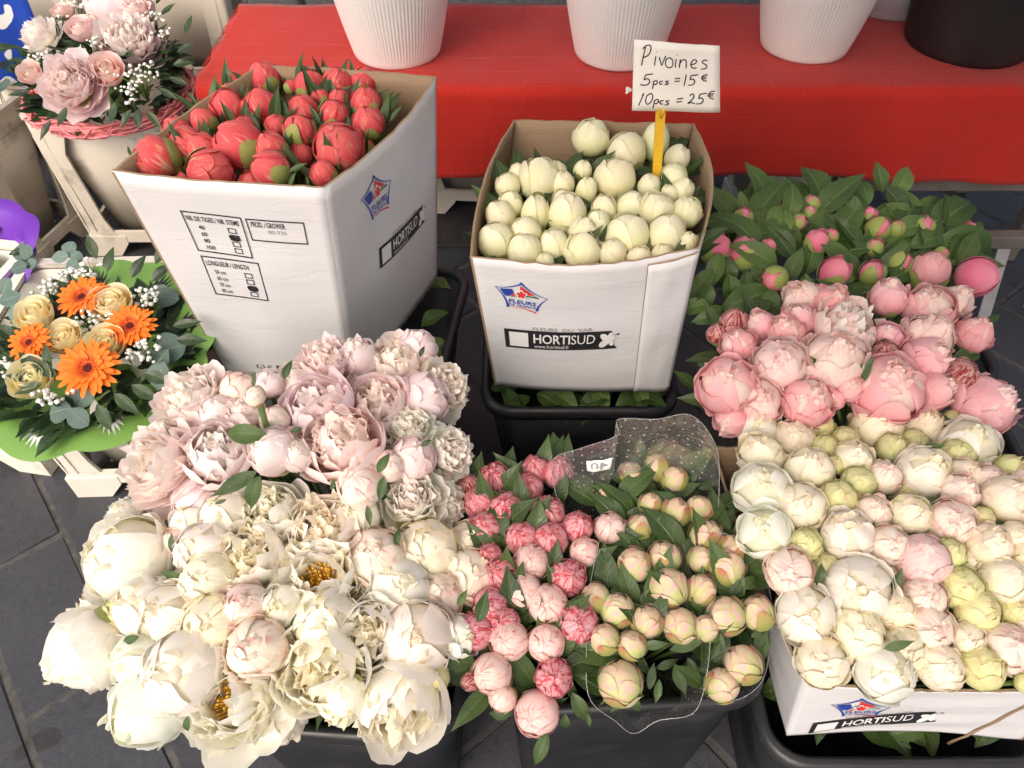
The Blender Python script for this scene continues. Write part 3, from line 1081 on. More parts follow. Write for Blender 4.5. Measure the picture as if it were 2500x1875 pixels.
def banner(panel, tl, tr, bl, parent, inv):
    """black banner with the grower's name; the square code beside it is left blank"""
    P = Print(panel, tl, tr, bl)
    mb = MB()
    P.text(mb, 'FLEURS  DU  VAR', .25, -.20, .76, -.03, 5, 0, 1)
    P.rect(mb, 0, 0, .86, 1, 0, 0, 16)
    P.poly(mb, [(.86, 0), (.935, .02), (.90, .5), (.86, 1)][::-1], 0)
    P.poly(mb, [(.86, .62), (.93, .55), (.995, .98), (.86, 1.0)][::-1], 0, .3)
    P.poly(mb, [(.955, .25), (1.0, .16), (1.0, .26)][::-1], 0)
    P.rect(mb, .04, .12, .205, .88, 4, 1)
    P.text(mb, 'HORTI', .25, .14, .57, .64, 4, .018, 1)
    P.text(mb, 'SUD', .58, .14, .79, .64, 4, 0, 1)
    P.text(mb, 'www.hortisud.fr', .255, .70, .565, .90, 4, 0, 1)
    for ang, L, w in ((-150, .15, .085), (148, .16, .095), (-80, .10, .07), (-25, .09, .06), (50, .10, .07)):
        cx, cy = .915 + math.cos(math.radians(ang)) * L * .31, .47 + math.sin(math.radians(ang)) * L * 2.0
        pts = []
        a = math.radians(ang)
        for t in range(12):
            q = 2 * math.pi * t / 12
            lx, ly = L / 2 * math.cos(q), w / 2 * math.sin(q)
            pts.append((cx + (lx * math.cos(a) - ly * math.sin(a)) * .62, cy + (lx * math.sin(a) + ly * math.cos(a)) * 4.0))
        P.poly(mb, pts[::-1], 4, 2)
    obj('printed_banner', mb.mesh('printed_banner', PMATS(), False), parent, inv)


def fix_down(mb):
    pass


# tall carton of coral peonies
ZT, ZB = .942, .42
T = [at(271, 418, ZT), at(791, 458, ZT), at(1066, 186, ZT), at(633, 158, ZT)]
B = [at(554, 915, ZB), Vector((-.325, 1.05, ZB)), at(1068, 678, ZB)]
B.append(B[0] + (B[2] - B[1]))
cen = sum(B, Vector()) / 4
carton1 = empty('carton', Matrix.Translation((cen.x, cen.y, ZB)))
tag(carton1, 'tall white carton with kraft lining, packed with coral red peonies', 'carton', 'white flower cartons')
inv1 = Matrix.Translation((-cen.x, -cen.y, -ZB))
pf = Panel(T[0], T[1], B[0], B[1], .006, .002, seed=2)
pr = Panel(T[1], T[2], B[1], B[2], .012, .004, 0, .010, seed=3)
pb = Panel(T[2], T[3], B[2], B[3], .004, .0, seed=4)
pl_ = Panel(T[3], T[0], B[3], B[0], .012, .0, seed=5)
for pn in (pf, pr, pb, pl_):
    pn.build('panel', carton1, inv1)
rzd = math.degrees(math.atan2((B[1] - B[0]).y, (B[1] - B[0]).x))
bucket(cen.x + .035, cen.y + .02, rzd, 'black bucket holding the tall carton of coral peonies', .46, .44, .41)

mb = MB()
P = Print(pf, (439, 512), (588, 530), (484, 611))
P.frame(mb, 0, 0, 1, 1, .018, .03)
P.text(mb, 'NB. DE TIGES / NB. STEMS', .05, .10, .93, .22, 0, .01)
for k, t in enumerate(('40', '60', '80', '100')):
    b0 = .32 + k * .165
    P.text(mb, t, .20, b0, .20 + .05 * len(t), b0 + .10, 0, .01)
    P.frame(mb, .70, b0 - .02, .84, b0 + .11, .014, .02)
    if k == 1:
        P.poly(mb, [(.68, b0 + .0), (.75, b0 - .02), (.80, b0 + .01), (.86, b0 - .03), (.87, b0 + .1), (.80, b0 + .13), (.70, b0 + .11)][::-1], 0, 1)
obj('stem_count_form', mb.mesh('stem_count_form', PMATS(), False), carton1, inv1)
mb = MB()
P = Print(pf, (598, 532), (742, 542), (616, 586))
P.frame(mb, 0, 0, 1, 1, .018, .055)
P.text(mb, 'PROD. / GROWER', .07, .12, .66, .36, 0, .01)
P.text(mb, '00-725', .34, .46, .66, .62, 5)
obj('grower_form', mb.mesh('grower_form', PMATS(), False), carton1, inv1)
mb = MB()
P = Print(pf, (489, 622), (631, 641), (527, 717))
P.frame(mb, 0, 0, 1, 1, .018, .03)
P.text(mb, 'LONGUEUR / LENGTH', .06, .10, .80, .22, 0, .01)
for k, t in enumerate(('50 cm', '60 cm', '70 cm', '80 cm')):
    b0 = .32 + k * .165
    P.text(mb, t, .16, b0, .35, b0 + .10, 0, .006)
    P.frame(mb, .69, b0 - .02, .83, b0 + .11, .014, .02)
    if k == 2:
        P.poly(mb, [(.67, b0 + .0), (.74, b0 - .03), (.79, b0 + .0), (.85, b0 - .02), (.86, b0 + .1), (.78, b0 + .13), (.69, b0 + .1)][::-1], 0, 1)
obj('length_form', mb.mesh('length_form', PMATS(), False), carton1, inv1)
mb = MB()
P = Print(pf, (625, 888), (720, 893), (636, 912))
for k in range(3):                                # recycling loop
    a = math.radians(90 + 120 * k)
    c0 = (.10 + .085 * math.cos(a + .5), .40 - .42 * math.sin(a + .5))
    c1 = (.10 + .085 * math.cos(a + 1.55), .40 - .42 * math.sin(a + 1.55))
    c2 = (.10 + .13 * math.cos(a + 1.0), .40 - .62 * math.sin(a + 1.0))
    P.curve(mb, [c0, c2, c1], .022, .022, 0, 0, 8, 4)
P.text(mb, '20', .065, .25, .135, .55, 0)
P.text(mb, 'PAP', .07, .95, .135, 1.1, 0)
for k in range(10):
    a0, a1 = 2 * math.pi * k / 12, 2 * math.pi * (k + 1) / 12
    P.strip(mb, [(.36 + .085 * math.cos(a0), .42 + .40 * math.sin(a0)), (.36 + .085 * math.cos(a1), .42 + .40 * math.sin(a1))], [(.36 + .07 * math.cos(a0), .42 + .33 * math.sin(a0)), (.36 + .07 * math.cos(a1), .42 + .33 * math.sin(a1))])
P.poly(mb, [(.33, .2), (.38, .25), (.36, .7), (.31, .65)][::-1], 0)
P.poly(mb, [(.38, .4), (.44, .6), (.42, .7), (.37, .55)][::-1], 0)
P.rect(mb, .52, .0, .95, .95, 0)
P.text(mb, 'LE TRI', .60, .12, .92, .38, 4, 0, 1)
P.text(mb, '+', .60, .45, .74, .85, 4, .02, 1)
obj('recycling_marks', mb.mesh('recycling_marks', PMATS(), False), carton1, inv1)
star_logo(pr, (872, 460), (946, 395), (893, 560), carton1, inv1)
banner(pr, (924, 606), (1037, 492), (927, 656), carton1, inv1)

# open carton of ivory buds
ZT2, ZB2 = .80, .42
T = [at(1147, 628, ZT2), at(1707, 606, ZT2), at(1695, 303, ZT2), at(1254, 293, ZT2)]
B = [at(1208, 940, ZB2), at(1634, 948, ZB2)]
B += [B[1] + Vector((.0, .34, 0)), B[0] + Vector((0, .34, 0))]
cen = sum(B, Vector()) / 4
carton2 = empty('carton', Matrix.Translation((cen.x, cen.y, ZB2)))
tag(carton2, 'open white carton with front glue flap, packed with ivory peony buds', 'carton', 'white flower cartons')
inv2 = Matrix.Translation((-cen.x, -cen.y, -ZB2))
q0 = Panel(T[0], T[1], B[0], B[1], .020, .014, 0, .008, seed=12)
q1 = Panel(T[1], T[2], B[1], B[2], .032, .006, seed=13)
q2 = Panel(T[2], T[3], B[2], B[3], .006, .0, seed=14)
q3 = Panel(T[3], T[0], B[3], B[0], .020, .004, seed=15)
for pn in (q0, q1, q2, q3):
    pn.build('panel', carton2, inv2, rough=.002)
fl = Panel(q0.P(.775, .035, .005), q0.P(.998, .015, .005), q0.P(.79, .985, .005), q0.P(.995, 1.01, .005), .004, .003, seed=19)
fl.build('glue_flap', carton2, inv2, 10, 20)
bucket(cen.x, cen.y + .0, 0, 'black bucket holding the open carton of ivory buds', .42, .42, .385)
star_logo(q0, (1205, 677), (1340, 700), (1208, 748), carton2, inv2)
banner(q0, (1230, 800), (1513, 804), (1235, 845), carton2, inv2)

# low carton of cream peonies
ZT3, ZB3 = .575, .385
FLt = at(1966, 1668, ZT3)
BLt = at(1862, 1405, ZT3)
side = (BLt - FLt).normalized() * .40
wid = Vector((.37, -.008, 0))
T = [FLt, FLt + wid, FLt + wid + side, FLt + side]
B0 = at(1920, 1796, ZB3)
B = [B0, B0 + Vector((.355, -.006, 0))]
B += [B[1] + Vector((.01, .34, 0)), B[0] + Vector((.0, .34, 0))]
cen = sum(B, Vector()) / 4
carton3 = empty('carton', Matrix.Translation((cen.x, cen.y, ZB3)))
tag(carton3, 'low white carton with arched lower edge, heaped with cream peonies', 'carton', 'white flower cartons')
inv3 = Matrix.Translation((-cen.x, -cen.y, -ZB3))
c0 = Panel(T[0], T[1], B[0], B[1], .008, -.004, .022, 0, seed=22)
c1 = Panel(T[1], T[2], B[1], B[2], .01, .0, seed=23)
c2 = Panel(T[2], T[3], B[2], B[3], .0, .0, seed=24)
c3 = Panel(T[3], T[0], B[3], B[0], .01, .004, seed=25)
for pn in (c0, c1, c2, c3):
    pn.build('panel', carton3, inv3, nu=40, nv=34, rough=.002)
star_logo(c0, (2028, 1704), (2182, 1704), (2022, 1752), carton3, inv3)
banner(c0, (1985, 1764), (2310, 1735), (1972, 1789), carton3, inv3)
P = Print(c0, (2310, 1812), (2500, 1720), (2316, 1818))
mb = MB()
P.strip(mb, [(i / 10, 0) for i in range(11)], [(i / 10, .9) for i in range(11)])
obj('torn_edge', mb.mesh('torn_edge', [M['kraft']], False), carton3, inv3)
bucket(cen.x + .0, cen.y, 0, 'black bucket holding the low carton of cream peonies', .44, .43, .385)

BK = {}

# ------------------------------------------------------------------ unseen canvas canopy added overhead to shade the stall
aw = empty('added_canopy', Matrix.Translation((.9, 3.4, 0)))
tag(aw, 'unseen cream canvas canopy added above the flower stall to shade it', 'added canopy')
mb = MB()
V = []
for j in range(14):
    for i in range(18):
        x, t = -1.9 + 4.6 * i / 17, j / 13
        y0 = -3.15 - np.interp(x + .9, [-.9, .3, 3.6], [0, 1.15, 1.5])  # front edge reaches further forward on the right to dim that side
        V.append((x, y0 + (.35 - y0) * t, 2.25 + .55 * t - .05 * math.sin(math.pi * ((i * 3 / 17) % 1)) * math.sin(math.pi * t)))
mb.add(V, grid_faces(18, 14))
M['canvas'] = plain_mat('cream_canvas', (.74, .73, .71), .9, .06, 6)
nt = M['canvas'].node_tree
tl_ = N(nt, 'ShaderNodeBsdfTranslucent')
tl_.inputs[0].default_value = (.62, .60, .57, 1)
mx = N(nt, 'ShaderNodeMixShader')
mx.inputs[0].default_value = .45
nt.links.new(nt.nodes['Principled BSDF'].outputs[0], mx.inputs[1])
nt.links.new(tl_.outputs[0], mx.inputs[2])
nt.links.new(mx.outputs[0], nt.nodes['Material Output'].inputs[0])
obj('canvas', mb.mesh('canvas', [M['canvas']]), aw)
for x in (-1.9, .4, 2.7):
    mb = MB(); mb.tube([(x, .35, 0), (x, .35, 2.8)], .025, 10)
    obj('pole', mb.mesh('pole', [M['metal']]), aw)
    mb = MB(); mb.tube([(x, .35, 2.79), (x, -3.15 - float(np.interp(x + .9, [-.9, .3, 3.6], [0, 1.15, 1.5])), 2.24)], .018, 8)
    obj('rafter', mb.mesh('rafter', [M['metal']]), aw)


# ------------------------------------------------------------------ petals, buds and blooms (unit radius, base at the origin, axis +Z)
def petal_geo(L, Wd, a0, bend, rc, r0=.03, z0=0.0, nt=11, ns=9, ruffle=.0, fringe=.0, notch=.0, tipcurl=0.0, seed=0, p=1.0, round_=.30, base_w=.30):
    r = random.Random(seed)
    ph = [r.uniform(0, 6.28) for _ in range(8)]
    tt = np.linspace(0, 1, nt)
    fine = np.linspace(0, 1.25, 61)
    ang = np.radians(a0 + bend * np.clip(fine, 0, 1.25) ** p)
    if tipcurl:
        ang = ang - np.radians(tipcurl) * np.clip((fine - .7) / .3, 0, 1.3) ** 2
    dr, dz = np.cos(ang), np.sin(ang)
    step = L * (fine[1] - fine[0])
    Rr = r0 + np.concatenate([[0], np.cumsum((dr[1:] + dr[:-1]) / 2 * step)])
    Zz = z0 + np.concatenate([[0], np.cumsum((dz[1:] + dz[:-1]) / 2 * step)])
    V, uv = [], []
    k1, k2, k3 = r.uniform(1.5, 2.6), r.uniform(3.2, 5), r.uniform(6, 9)
    for t in tt:
        w = (base_w + (1 - base_w) * math.sin(min(1, t / .72) * math.pi / 2) ** .9) * (1 - .12 * t ** 5)
        for i in range(ns):
            s = -1 + 2 * i / (ns - 1)
            ln = 1 - round_ * abs(s) ** 2.4 + fringe * (.6 * math.sin(s * k3 + ph[0]) + .5 * math.sin(s * 17 + ph[1]) + r.uniform(-.2, .2)) - notch * math.exp(-(s / .18) ** 2) + .03 * math.sin(s * k1 + ph[6])
            te = t * (1 + (ln - 1) * t)
            R_ = np.interp(te, fine, Rr)
            Z_ = np.interp(te, fine, Zz)
            A = np.interp(te, fine, ang)
            hw = Wd / 2 * w
            be = s * hw / rc
            lat = rc * math.sin(be)
            inn = rc * (1 - math.cos(be))
            rf = ruffle * t ** 1.5 * (math.sin(s * k2 + ph[2] + t * 2) * .6 + math.sin(s * k1 * 1.7 + ph[3]) * .6 * abs(s) + .35 * math.sin(t * 7 + ph[4] + s * 2))
            inn += rf
            x = R_ - math.sin(A) * inn
            z = Z_ + math.cos(A) * inn
            V.append((x, lat, z))
            uv.append((i / (ns - 1), te if te < 1 else 1.0))
    return np.array(V), grid_faces(ns, nt), np.array(uv)


def rotz(V, a):
    c, s = math.cos(a), math.sin(a)
    return V @ np.array([[c, s, 0], [-s, c, 0], [0, 0, 1]])


def leaf_geo(Wd=.36, bend=-35, fold=.25, wave=.03, nt=10, ns=7, seed=0, tip=1.3, widest=.42):
    """leaf along +X, length 1, top side +Z"""
    r = random.Random(seed)
    ph = [r.uniform(0, 6.28) for _ in range(4)]
    V, uv = [], []
    x = z = 0.0
    pt = 0
    for j in range(nt):
        t = j / (nt - 1)
        a = math.radians(-bend * .35 + bend * t * 1.35)
        x += math.cos(a) * (t - pt)
        z += math.sin(a) * (t - pt)
        pt = t
        if t < widest: w = math.sin(t / widest * math.pi / 2) ** .8
        else: w = math.cos((t - widest) / (1 - widest) * math.pi / 2) ** tip
        w = max(w, .02) * Wd / 2
        for i in range(ns):
            s = -1 + 2 * i / (ns - 1)
            up = abs(s) * w * fold + wave * w * 3 * math.sin(t * 11 + ph[0] + (2 if s > 0 else 0)) * s * s
            V.append((x - math.sin(a) * up, s * w, z + math.cos(a) * up))
            uv.append((i / (ns - 1), t))
    return np.array(V), grid_faces(ns, nt), np.array(uv)


LEAF = {}


def leaf_lib(key, mt, n, **kw):
    LEAF[key] = []
    for k in range(n):
        r = random.Random(k + len(key) * 17)
        k2 = {a: (b if not isinstance(b, tuple) else r.uniform(*b)) for a, b in kw.items()}
        V, Fc, uv = leaf_geo(seed=k, **k2)
        LEAF[key].append(mesh_of('leaf', V, Fc, [M[mt]], uv))


leaf_lib('narrow', 'leaf', 6, Wd=(.20, .28), bend=(-60, 10), fold=(.2, .5), tip=1.5)
leaf_lib('broad', 'leafmid', 8, Wd=(.42, .58), bend=(-70, 15), fold=(.12, .35), tip=1.15, wave=(.02, .06))
leaf_lib('mid', 'leaf', 8, Wd=(.32, .42), bend=(-60, 10), fold=(.15, .4), tip=1.3, wave=(.02, .05))
leaf_lib('ruscus', 'leafdark', 6, Wd=(.30, .42), bend=(-40, 20), fold=(.1, .3), tip=1.2)
leaf_lib('euc', 'euc', 6, Wd=(.80, .98), bend=(-30, 15), fold=(.0, .15), tip=.62, widest=.5, wave=(.01, .03))

# stem: unit length along -Z
mbs = MB()
mbs.tube([(0, 0, .02), (.004, 0, -.3), (-.006, .004, -.65), (0, 0, -1)], [1, .95, .95, 1], 8)
STEM_V = mbs
STEM = mbs.mesh('stem', [M['stem']])


class Proto:
    """parts of one flower: (name, mesh, local matrix, stuff?)"""
    def __init__(s, cz=1.0):
        s.parts = []
        s.cz = cz
        s.core = None

    def add(s, name, mesh, Mx, stuff=False):
        s.parts.append((name, mesh, Mx, stuff))


RZ = lambda a: Matrix.Rotation(a, 4, 'Z')


def petal_mesh(mt, name='petal', **kw):
    V, Fc, uv = petal_geo(**kw)
    return mesh_of(name, V, Fc, [M[mt]], uv)


def core_ball(mt, R, elong, seed, top=0.0, lump=.03):
    r = random.Random(seed)
    ph = [r.uniform(0, 6.28) for _ in range(4)]
    V, uv, nt, nn = [], [], 13, 18
    for j in range(nt):
        th = math.pi * j / (nt - 1)
        for k in range(nn):
            a = 2 * math.pi * k / nn
            q = R * (1 + lump * math.sin(3 * a + ph[0] + th * 2) * math.sin(th) + lump * .7 * math.sin(5 * a + ph[1] - th * 3) * math.sin(th))
            V.append((q * math.sin(th) * math.cos(a), q * math.sin(th) * math.sin(a), elong * (1 - q * math.cos(th))))
            uv.append((k / nn * 3 % 1, .35 + .65 * j / (nt - 1)))
    Fc = []
    for j in range(nt - 1):
        for k in range(nn):
            k2 = (k + 1) % nn
            Fc.append((j * nn + k, j * nn + k2, (j + 1) * nn + k2, (j + 1) * nn + k))
    return mesh_of('heart', V, Fc, [M[mt]], uv)


def sepal_set(pr, mt, n, theta, Wd, seed, R=1.045, elong=1.0, bracts=2):
    r = random.Random(seed)
    a0 = r.uniform(0, 6.28)
    for k in range(n):
        th = theta * r.uniform(.8, 1.15)
        me = petal_mesh(mt, 'sepal', L=R * math.radians(th), Wd=Wd * r.uniform(.85, 1.15), a0=2, bend=th - 2, rc=R * 1.02, seed=seed * 13 + k, round_=.40, nt=8, ns=9, base_w=.5, ruffle=.02)
        pr.add('sepal', me, Matrix.Diagonal((1, 1, elong, 1)) @ Matrix.Translation((0, 0, 1 - R)) @ RZ(a0 + 2 * math.pi * (k + r.uniform(-.12, .12)) / n))
    for k in range(bracts):
        pr.add('bract', LEAF['narrow'][r.randrange(6)], RZ(a0 + 1 + 2.4 * k) @ Matrix.Translation((.30, 0, -.06)) @ Matrix.Rotation(-math.radians(r.uniform(-5, 25)), 4, 'Y') @ Matrix.Scale(r.uniform(.8, 1.3), 4))


def bud(mt, seed, elong=1.0, n1=3, n2=3, n3=2, th1=(115, 150), th2=(150, 172), flare=1.06, ruffle=.012, sep=('sepal', 3, 62, .8), bracts=1, ragged=0.0, inner=None, flaps=0, crown=0, lift=12, wm=1.0):
    """closed or loosening bud: wrapped petals over a heart"""
    r = random.Random(seed)
    pr = Proto(elong)
    E = Matrix.Diagonal((1, 1, elong, 1))
    core = core_ball(inner or mt, .93, 1.0, seed)
    pr.add('heart', core, E)
    a = r.uniform(0, 6.28)
    for lay, (n, ths, R) in enumerate(((n3, (168, 182), .955), (n2, th2, .985), (n1, th1, 1.02))):
        a += .6
        for k in range(n):
            th = r.uniform(*ths)
            Rr = R * r.uniform(.985, 1.015)
            me = petal_mesh(mt, L=Rr * math.radians(th), Wd=r.uniform(1.45, 1.9) * R * wm, a0=0, bend=th, rc=Rr * flare * r.uniform(.98, 1.06), seed=seed * 31 + lay * 7 + k, ruffle=ruffle, fringe=ragged * r.uniform(.3, 1), round_=r.uniform(.2, .34), tipcurl=r.uniform(0, lift) + ragged * 160 + lay * lift * .5)
            pr.add('petal', me, E @ Matrix.Translation((0, 0, 1 - Rr)) @ RZ(a + 2 * math.pi * (k + r.uniform(-.1, .1)) / n))
    if crown:                                           # crumpled petals showing at the opening top
        mb = MB()
        for k in range(crown):
            f = (k + .5) / crown
            V, Fc, uv = petal_geo(L=r.uniform(.45, .70), Wd=r.uniform(.34, .60), a0=r.uniform(62, 95) , bend=r.uniform(35, 100), rc=r.uniform(.25, .5), r0=.05 + .52 * math.sqrt(f), z0=1.62 - .22 * f, ruffle=.06, fringe=.06, seed=seed * 77 + k, nt=8, ns=9, round_=.3)
            mb.add(rotz(V, 2.399963 * k + r.uniform(-.3, .3)), Fc, uv)
        pr.add('ruffled_heart', mb.mesh('ruffled_heart', [M[inner or mt]]), E, True)
    for k in range(flaps):                              # loose outer petal standing off the bud
        me = petal_mesh(mt, L=r.uniform(1.5, 1.9), Wd=1.35, a0=-4, bend=r.uniform(95, 118), rc=1.05, seed=seed * 57 + k, ruffle=.05, round_=.25, r0=.08)
        pr.add('petal', me, E @ RZ(a + 1.0 + k * 2.3))
    if sep:
        sepal_set(pr, sep[0], sep[1], sep[2], sep[3], seed, 1.125, elong, bracts)
    return pr


def bloom(seed, outer_m, inner_m, rings, inner, cz=.75, ball=None, stamens=False, sep=True, hang=0):
    """open bloom: rings of single petals round a ruffled heart.
    ring = (n, L, W, a0, bend, rc, ruffle, fringe, r0); inner = (n, (L), (W), (a0), (bend), (r0), ruffle, fringe)"""
    r = random.Random(seed)
    pr = Proto(cz)
    a = r.uniform(0, 6.28)
    for ri, (n, L, Wd, a0, bend, rc, ruf, fri, r0) in enumerate(rings):
        a += math.pi / n
        for k in range(n):
            me = petal_mesh(outer_m, L=L * r.uniform(.92, 1.06), Wd=Wd * r.uniform(.88, 1.12), a0=a0 + r.uniform(-6, 6), bend=bend * r.uniform(.9, 1.1), rc=rc * r.uniform(.9, 1.15), ruffle=ruf, fringe=fri, notch=r.choice((0, 0, .06)), r0=r0, z0=ri * .015, seed=seed * 101 + ri * 17 + k, tipcurl=r.uniform(-8, 14), round_=r.uniform(.22, .36))
            pr.add('petal', me, RZ(a + 2 * math.pi * (k + r.uniform(-.15, .15)) / n))
    mb = MB()
    n, Ls, Ws, As, Bs, Rs, ruf, fri = inner
    for k in range(n):
        f = (k + .5) / n
        r0 = Rs[0] + (Rs[1] - Rs[0]) * math.sqrt(f)
        L = Ls[1] + (Ls[0] - Ls[1]) * f if False else r.uniform(*Ls)
        a0 = As[1] + (As[0] - As[1]) * f + r.uniform(-10, 10)
        V, Fc, uv = petal_geo(L=L * (1.0 - .12 * f), Wd=r.uniform(*Ws), a0=a0, bend=r.uniform(*Bs), rc=r.uniform(.18, .5), r0=r0, ruffle=ruf, fringe=fri, seed=seed * 977 + k, nt=8, ns=9, round_=r.uniform(.22, .40), tipcurl=r.uniform(-25, 25))
        mb.add(rotz(V, 2.399963 * k + r.uniform(-.2, .2)), Fc, uv)
    pr.add('ruffled_heart', mb.mesh('ruffled_heart', [M[inner_m]]), Matrix(), True)
    if ball:
        pr.add('heart', core_ball(inner_m, ball, 1.0, seed), Matrix.Translation((0, 0, .05)))
    if stamens:
        ms = MB()
        for k in range(70):
            q = r.uniform(0, 6.28)
            rr = .34 * math.sqrt(r.random())
            h = r.uniform(.45, .70)
            b0 = Vector((rr * .5 * math.cos(q), rr * .5 * math.sin(q), .15))
            t0 = Vector((rr * math.cos(q), rr * math.sin(q), h))
            ms.tube([b0, t0], [.008, .010], 4)
            ms.tube([t0, t0 + Vector((.01, 0, .06))], [.022, .016], 5)
        pr.add('stamens', ms.mesh('stamens', [M['stamen']]), Matrix(), True)
    if sep:
        sepal_set(pr, 'sepal', 3, 45, .6, seed, .9, .8, 1)
    return pr


FLUFFY = dict(rings=[(8, 1.16, 1.05, -14, 62, 1.0, .06, .04, .05), (9, 1.14, .95, 4, 66, .85, .07, .05, .05), (10, 1.12, .85, 22, 66, .7, .08, .07, .05), (10, 1.10, .72, 38, 64, .6, .09, .08, .06)],
              inner=(84, (.98, 1.20), (.42, .66), (44, 92), (10, 62), (.02, .26), .10, .06))
CUP = dict(rings=[(6, 1.86, 1.45, 0, 112, .98, .05, .03, .03), (6, 1.78, 1.25, 6, 120, .92, .05, .04, .03), (6, 1.66, 1.05, 18, 115, .8, .07, .05, .03)],
           inner=(64, (1.30, 1.62), (.42, .64), (40, 90), (30, 80), (.02, .34), .08, .06))
OPENS = dict(rings=[(7, 1.20, 1.12, -10, 72, 1.0, .06, .04, .05), (8, 1.20, 1.0, 6, 80, .85, .08, .06, .05), (8, 1.16, .90, 22, 80, .7, .10, .09, .06), (8, 1.08, .75, 36, 84, .55, .10, .10, .08)],
             inner=(30, (.85, 1.08), (.36, .56), (46, 70), (20, 70), (.22, .40), .09, .08), stamens=True)
SEMI = dict(rings=[(5, 1.98, 1.6, 0, 128, 1.02, .05, .03, .02), (6, 1.9, 1.4, 2, 140, .95, .05, .04, .02), (6, 1.80, 1.15, 10, 142, .88, .06, .06, .02)],
            inner=(40, (1.25, 1.62), (.32, .52), (50, 86), (20, 70), (.02, .38), .06, .12), ball=.72)

PR = {}


def lib(key, n, fn):
    PR[key] = [fn(1000 + len(PR) * 50 + k) for k in range(n)]


GS = ('sepal', 3, 72, .85)
lib('cb', 5, lambda s: bud('coral', s, 1.0, 3, 3, 2, (120, 150), sep=('sepal', 3, 98, 1.35), bracts=1, wm=.92, lift=16))
lib('cf', 3, lambda s: bud('coral', s, 1.0, 3, 3, 2, (120, 145), sep=('sepal', 2, 104, 1.5), bracts=1, flaps=1, wm=.92))
lib('cg', 2, lambda s: bud('coral', s, 1.0, 2, 3, 2, (110, 130), sep=('sepal', 3, 122, 1.6), bracts=1))
lib('co', 1, lambda s: bud('coral', s, .95, 4, 4, 2, (95, 125), (130, 155), flare=1.16, ruffle=.03, flaps=2))
lib('wb', 5, lambda s: bud('white', s, 1.18, 3, 3, 2, (120, 150), sep=('sepal', 2, 66, 1.1), bracts=1))
lib('wf', 4, lambda s: bud('white', s, 1.05, 3, 3, 2, (115, 150), sep=('sepal', 2, 70, 1.1), bracts=1, flaps=1, ruffle=.025))
lib('we', 3, lambda s: bud('white', s, 1.42, 3, 3, 1, (130, 160), sep=('sepal', 2, 60, 1.1), bracts=1))
lib('wr', 3, lambda s: bud('white', s, 1.0, 5, 5, 3, (105, 150), (140, 170), 1.10, .04, ('sepal', 2, 45, .7), 1, .035))
lib('wg', 2, lambda s: bud('white', s, 1.1, 2, 3, 2, (115, 140), sep=('sepal', 3, 84, 1.4), bracts=2))
lib('gp', 5, lambda s: bud('hotpink', s, 1.05, 2, 3, 1, (140, 160), sep=('sepal', 4, 150, 1.9), bracts=1))
lib('pp', 3, lambda s: bud('hotpink', s, 1.08, 3, 3, 1, (140, 160), sep=('sepal', 3, 98, 1.6), bracts=1))
lib('hp', 1, lambda s: bud('hotpink', s, 1.0, 3, 3, 1, (130, 155), sep=('sepal', 1, 70, .8), bracts=1))
lib('ph', 1, lambda s: bud('rosepink', s, 1.25, 3, 4, 2, (120, 150), (130, 150), 1.15, .03, ('sepal', 3, 92, 1.6), 1, .01))
lib('pd', 4, lambda s: bud('rosepink', s, 1.0, 8, 8, 3, (70, 130), (105, 150), 1.24, .085, GS, 1, .04, inner='pinkcream', flaps=2, crown=26, lift=30, wm=.8))
lib('pk', 4, lambda s: bud('pinkcream', s, .98, 8, 8, 3, (65, 125), (100, 150), 1.24, .085, GS, 1, .04, inner='pinkcream', flaps=3, crown=32, lift=30, wm=.8))
lib('ps', 4, lambda s: bud('smoothpink', s, 1.0, 6, 6, 2, (90, 140), (120, 158), 1.2, .065, GS, 1, .025, flaps=2, inner='pinkcream', lift=28, crown=14, wm=.9))
lib('pf', 3, lambda s: bud('smoothpink', s, .92, 9, 9, 3, (60, 115), (95, 145), 1.3, .09, GS, 1, .035, inner='pinkcream', flaps=4, crown=34, lift=30, wm=.85))
lib('po', 2, lambda s: bloom(s, 'pinkcream', 'fluffin', **CUP))
lib('pb', 3, lambda s: bud('darkbud', s, 1.08, 4, 4, 3, (100, 140), (140, 165), 1.06, .03, GS, 1, .015))
lib('ec', 6, lambda s: bud('cream', s, .95, 8, 8, 3, (70, 135), (110, 162), 1.15, .065, GS, 0, .028, crown=12, lift=24, wm=.82))
lib('ef', 5, lambda s: bud('creampure', s, .95, 8, 7, 3, (70, 130), (105, 158), 1.2, .08, GS, 0, .035, flaps=3, crown=18, inner='creamin', lift=28, wm=.88))
lib('eg', 4, lambda s: bud('lime', s, 1.0, 5, 5, 3, (95, 145), (130, 165), 1.08, .035, ('sepal', 3, 55, .7), 0, .008, lift=16, crown=5))
lib('ep', 5, lambda s: bud('blushcream', s, 1.0, 8, 8, 3, (70, 135), (110, 160), 1.15, .065, GS, 0, .028, crown=12, lift=24, wm=.82))
lib('eo', 3, lambda s: bud('creampure', s, .9, 7, 7, 2, (70, 110), (105, 140), 1.3, .07, GS, 0, .02, inner='creamin', flaps=3, crown=26, lift=28))
lib('ff', 3, lambda s: bloom(s, 'fluff', 'fluffin', cz=.62, **FLUFFY))
lib('fc', 4, lambda s: bloom(s, 'fluff', 'fluffin', cz=.85, **CUP))
lib('fw', 3, lambda s: bloom(s, 'creampure', 'fluffin', cz=.62, **FLUFFY))
lib('fb', 2, lambda s: bud('blushcream', s, 1.05, 4, 4, 2, (110, 145), (140, 165), 1.06, .025, ('sepalred', 3, 65, .9), 2))
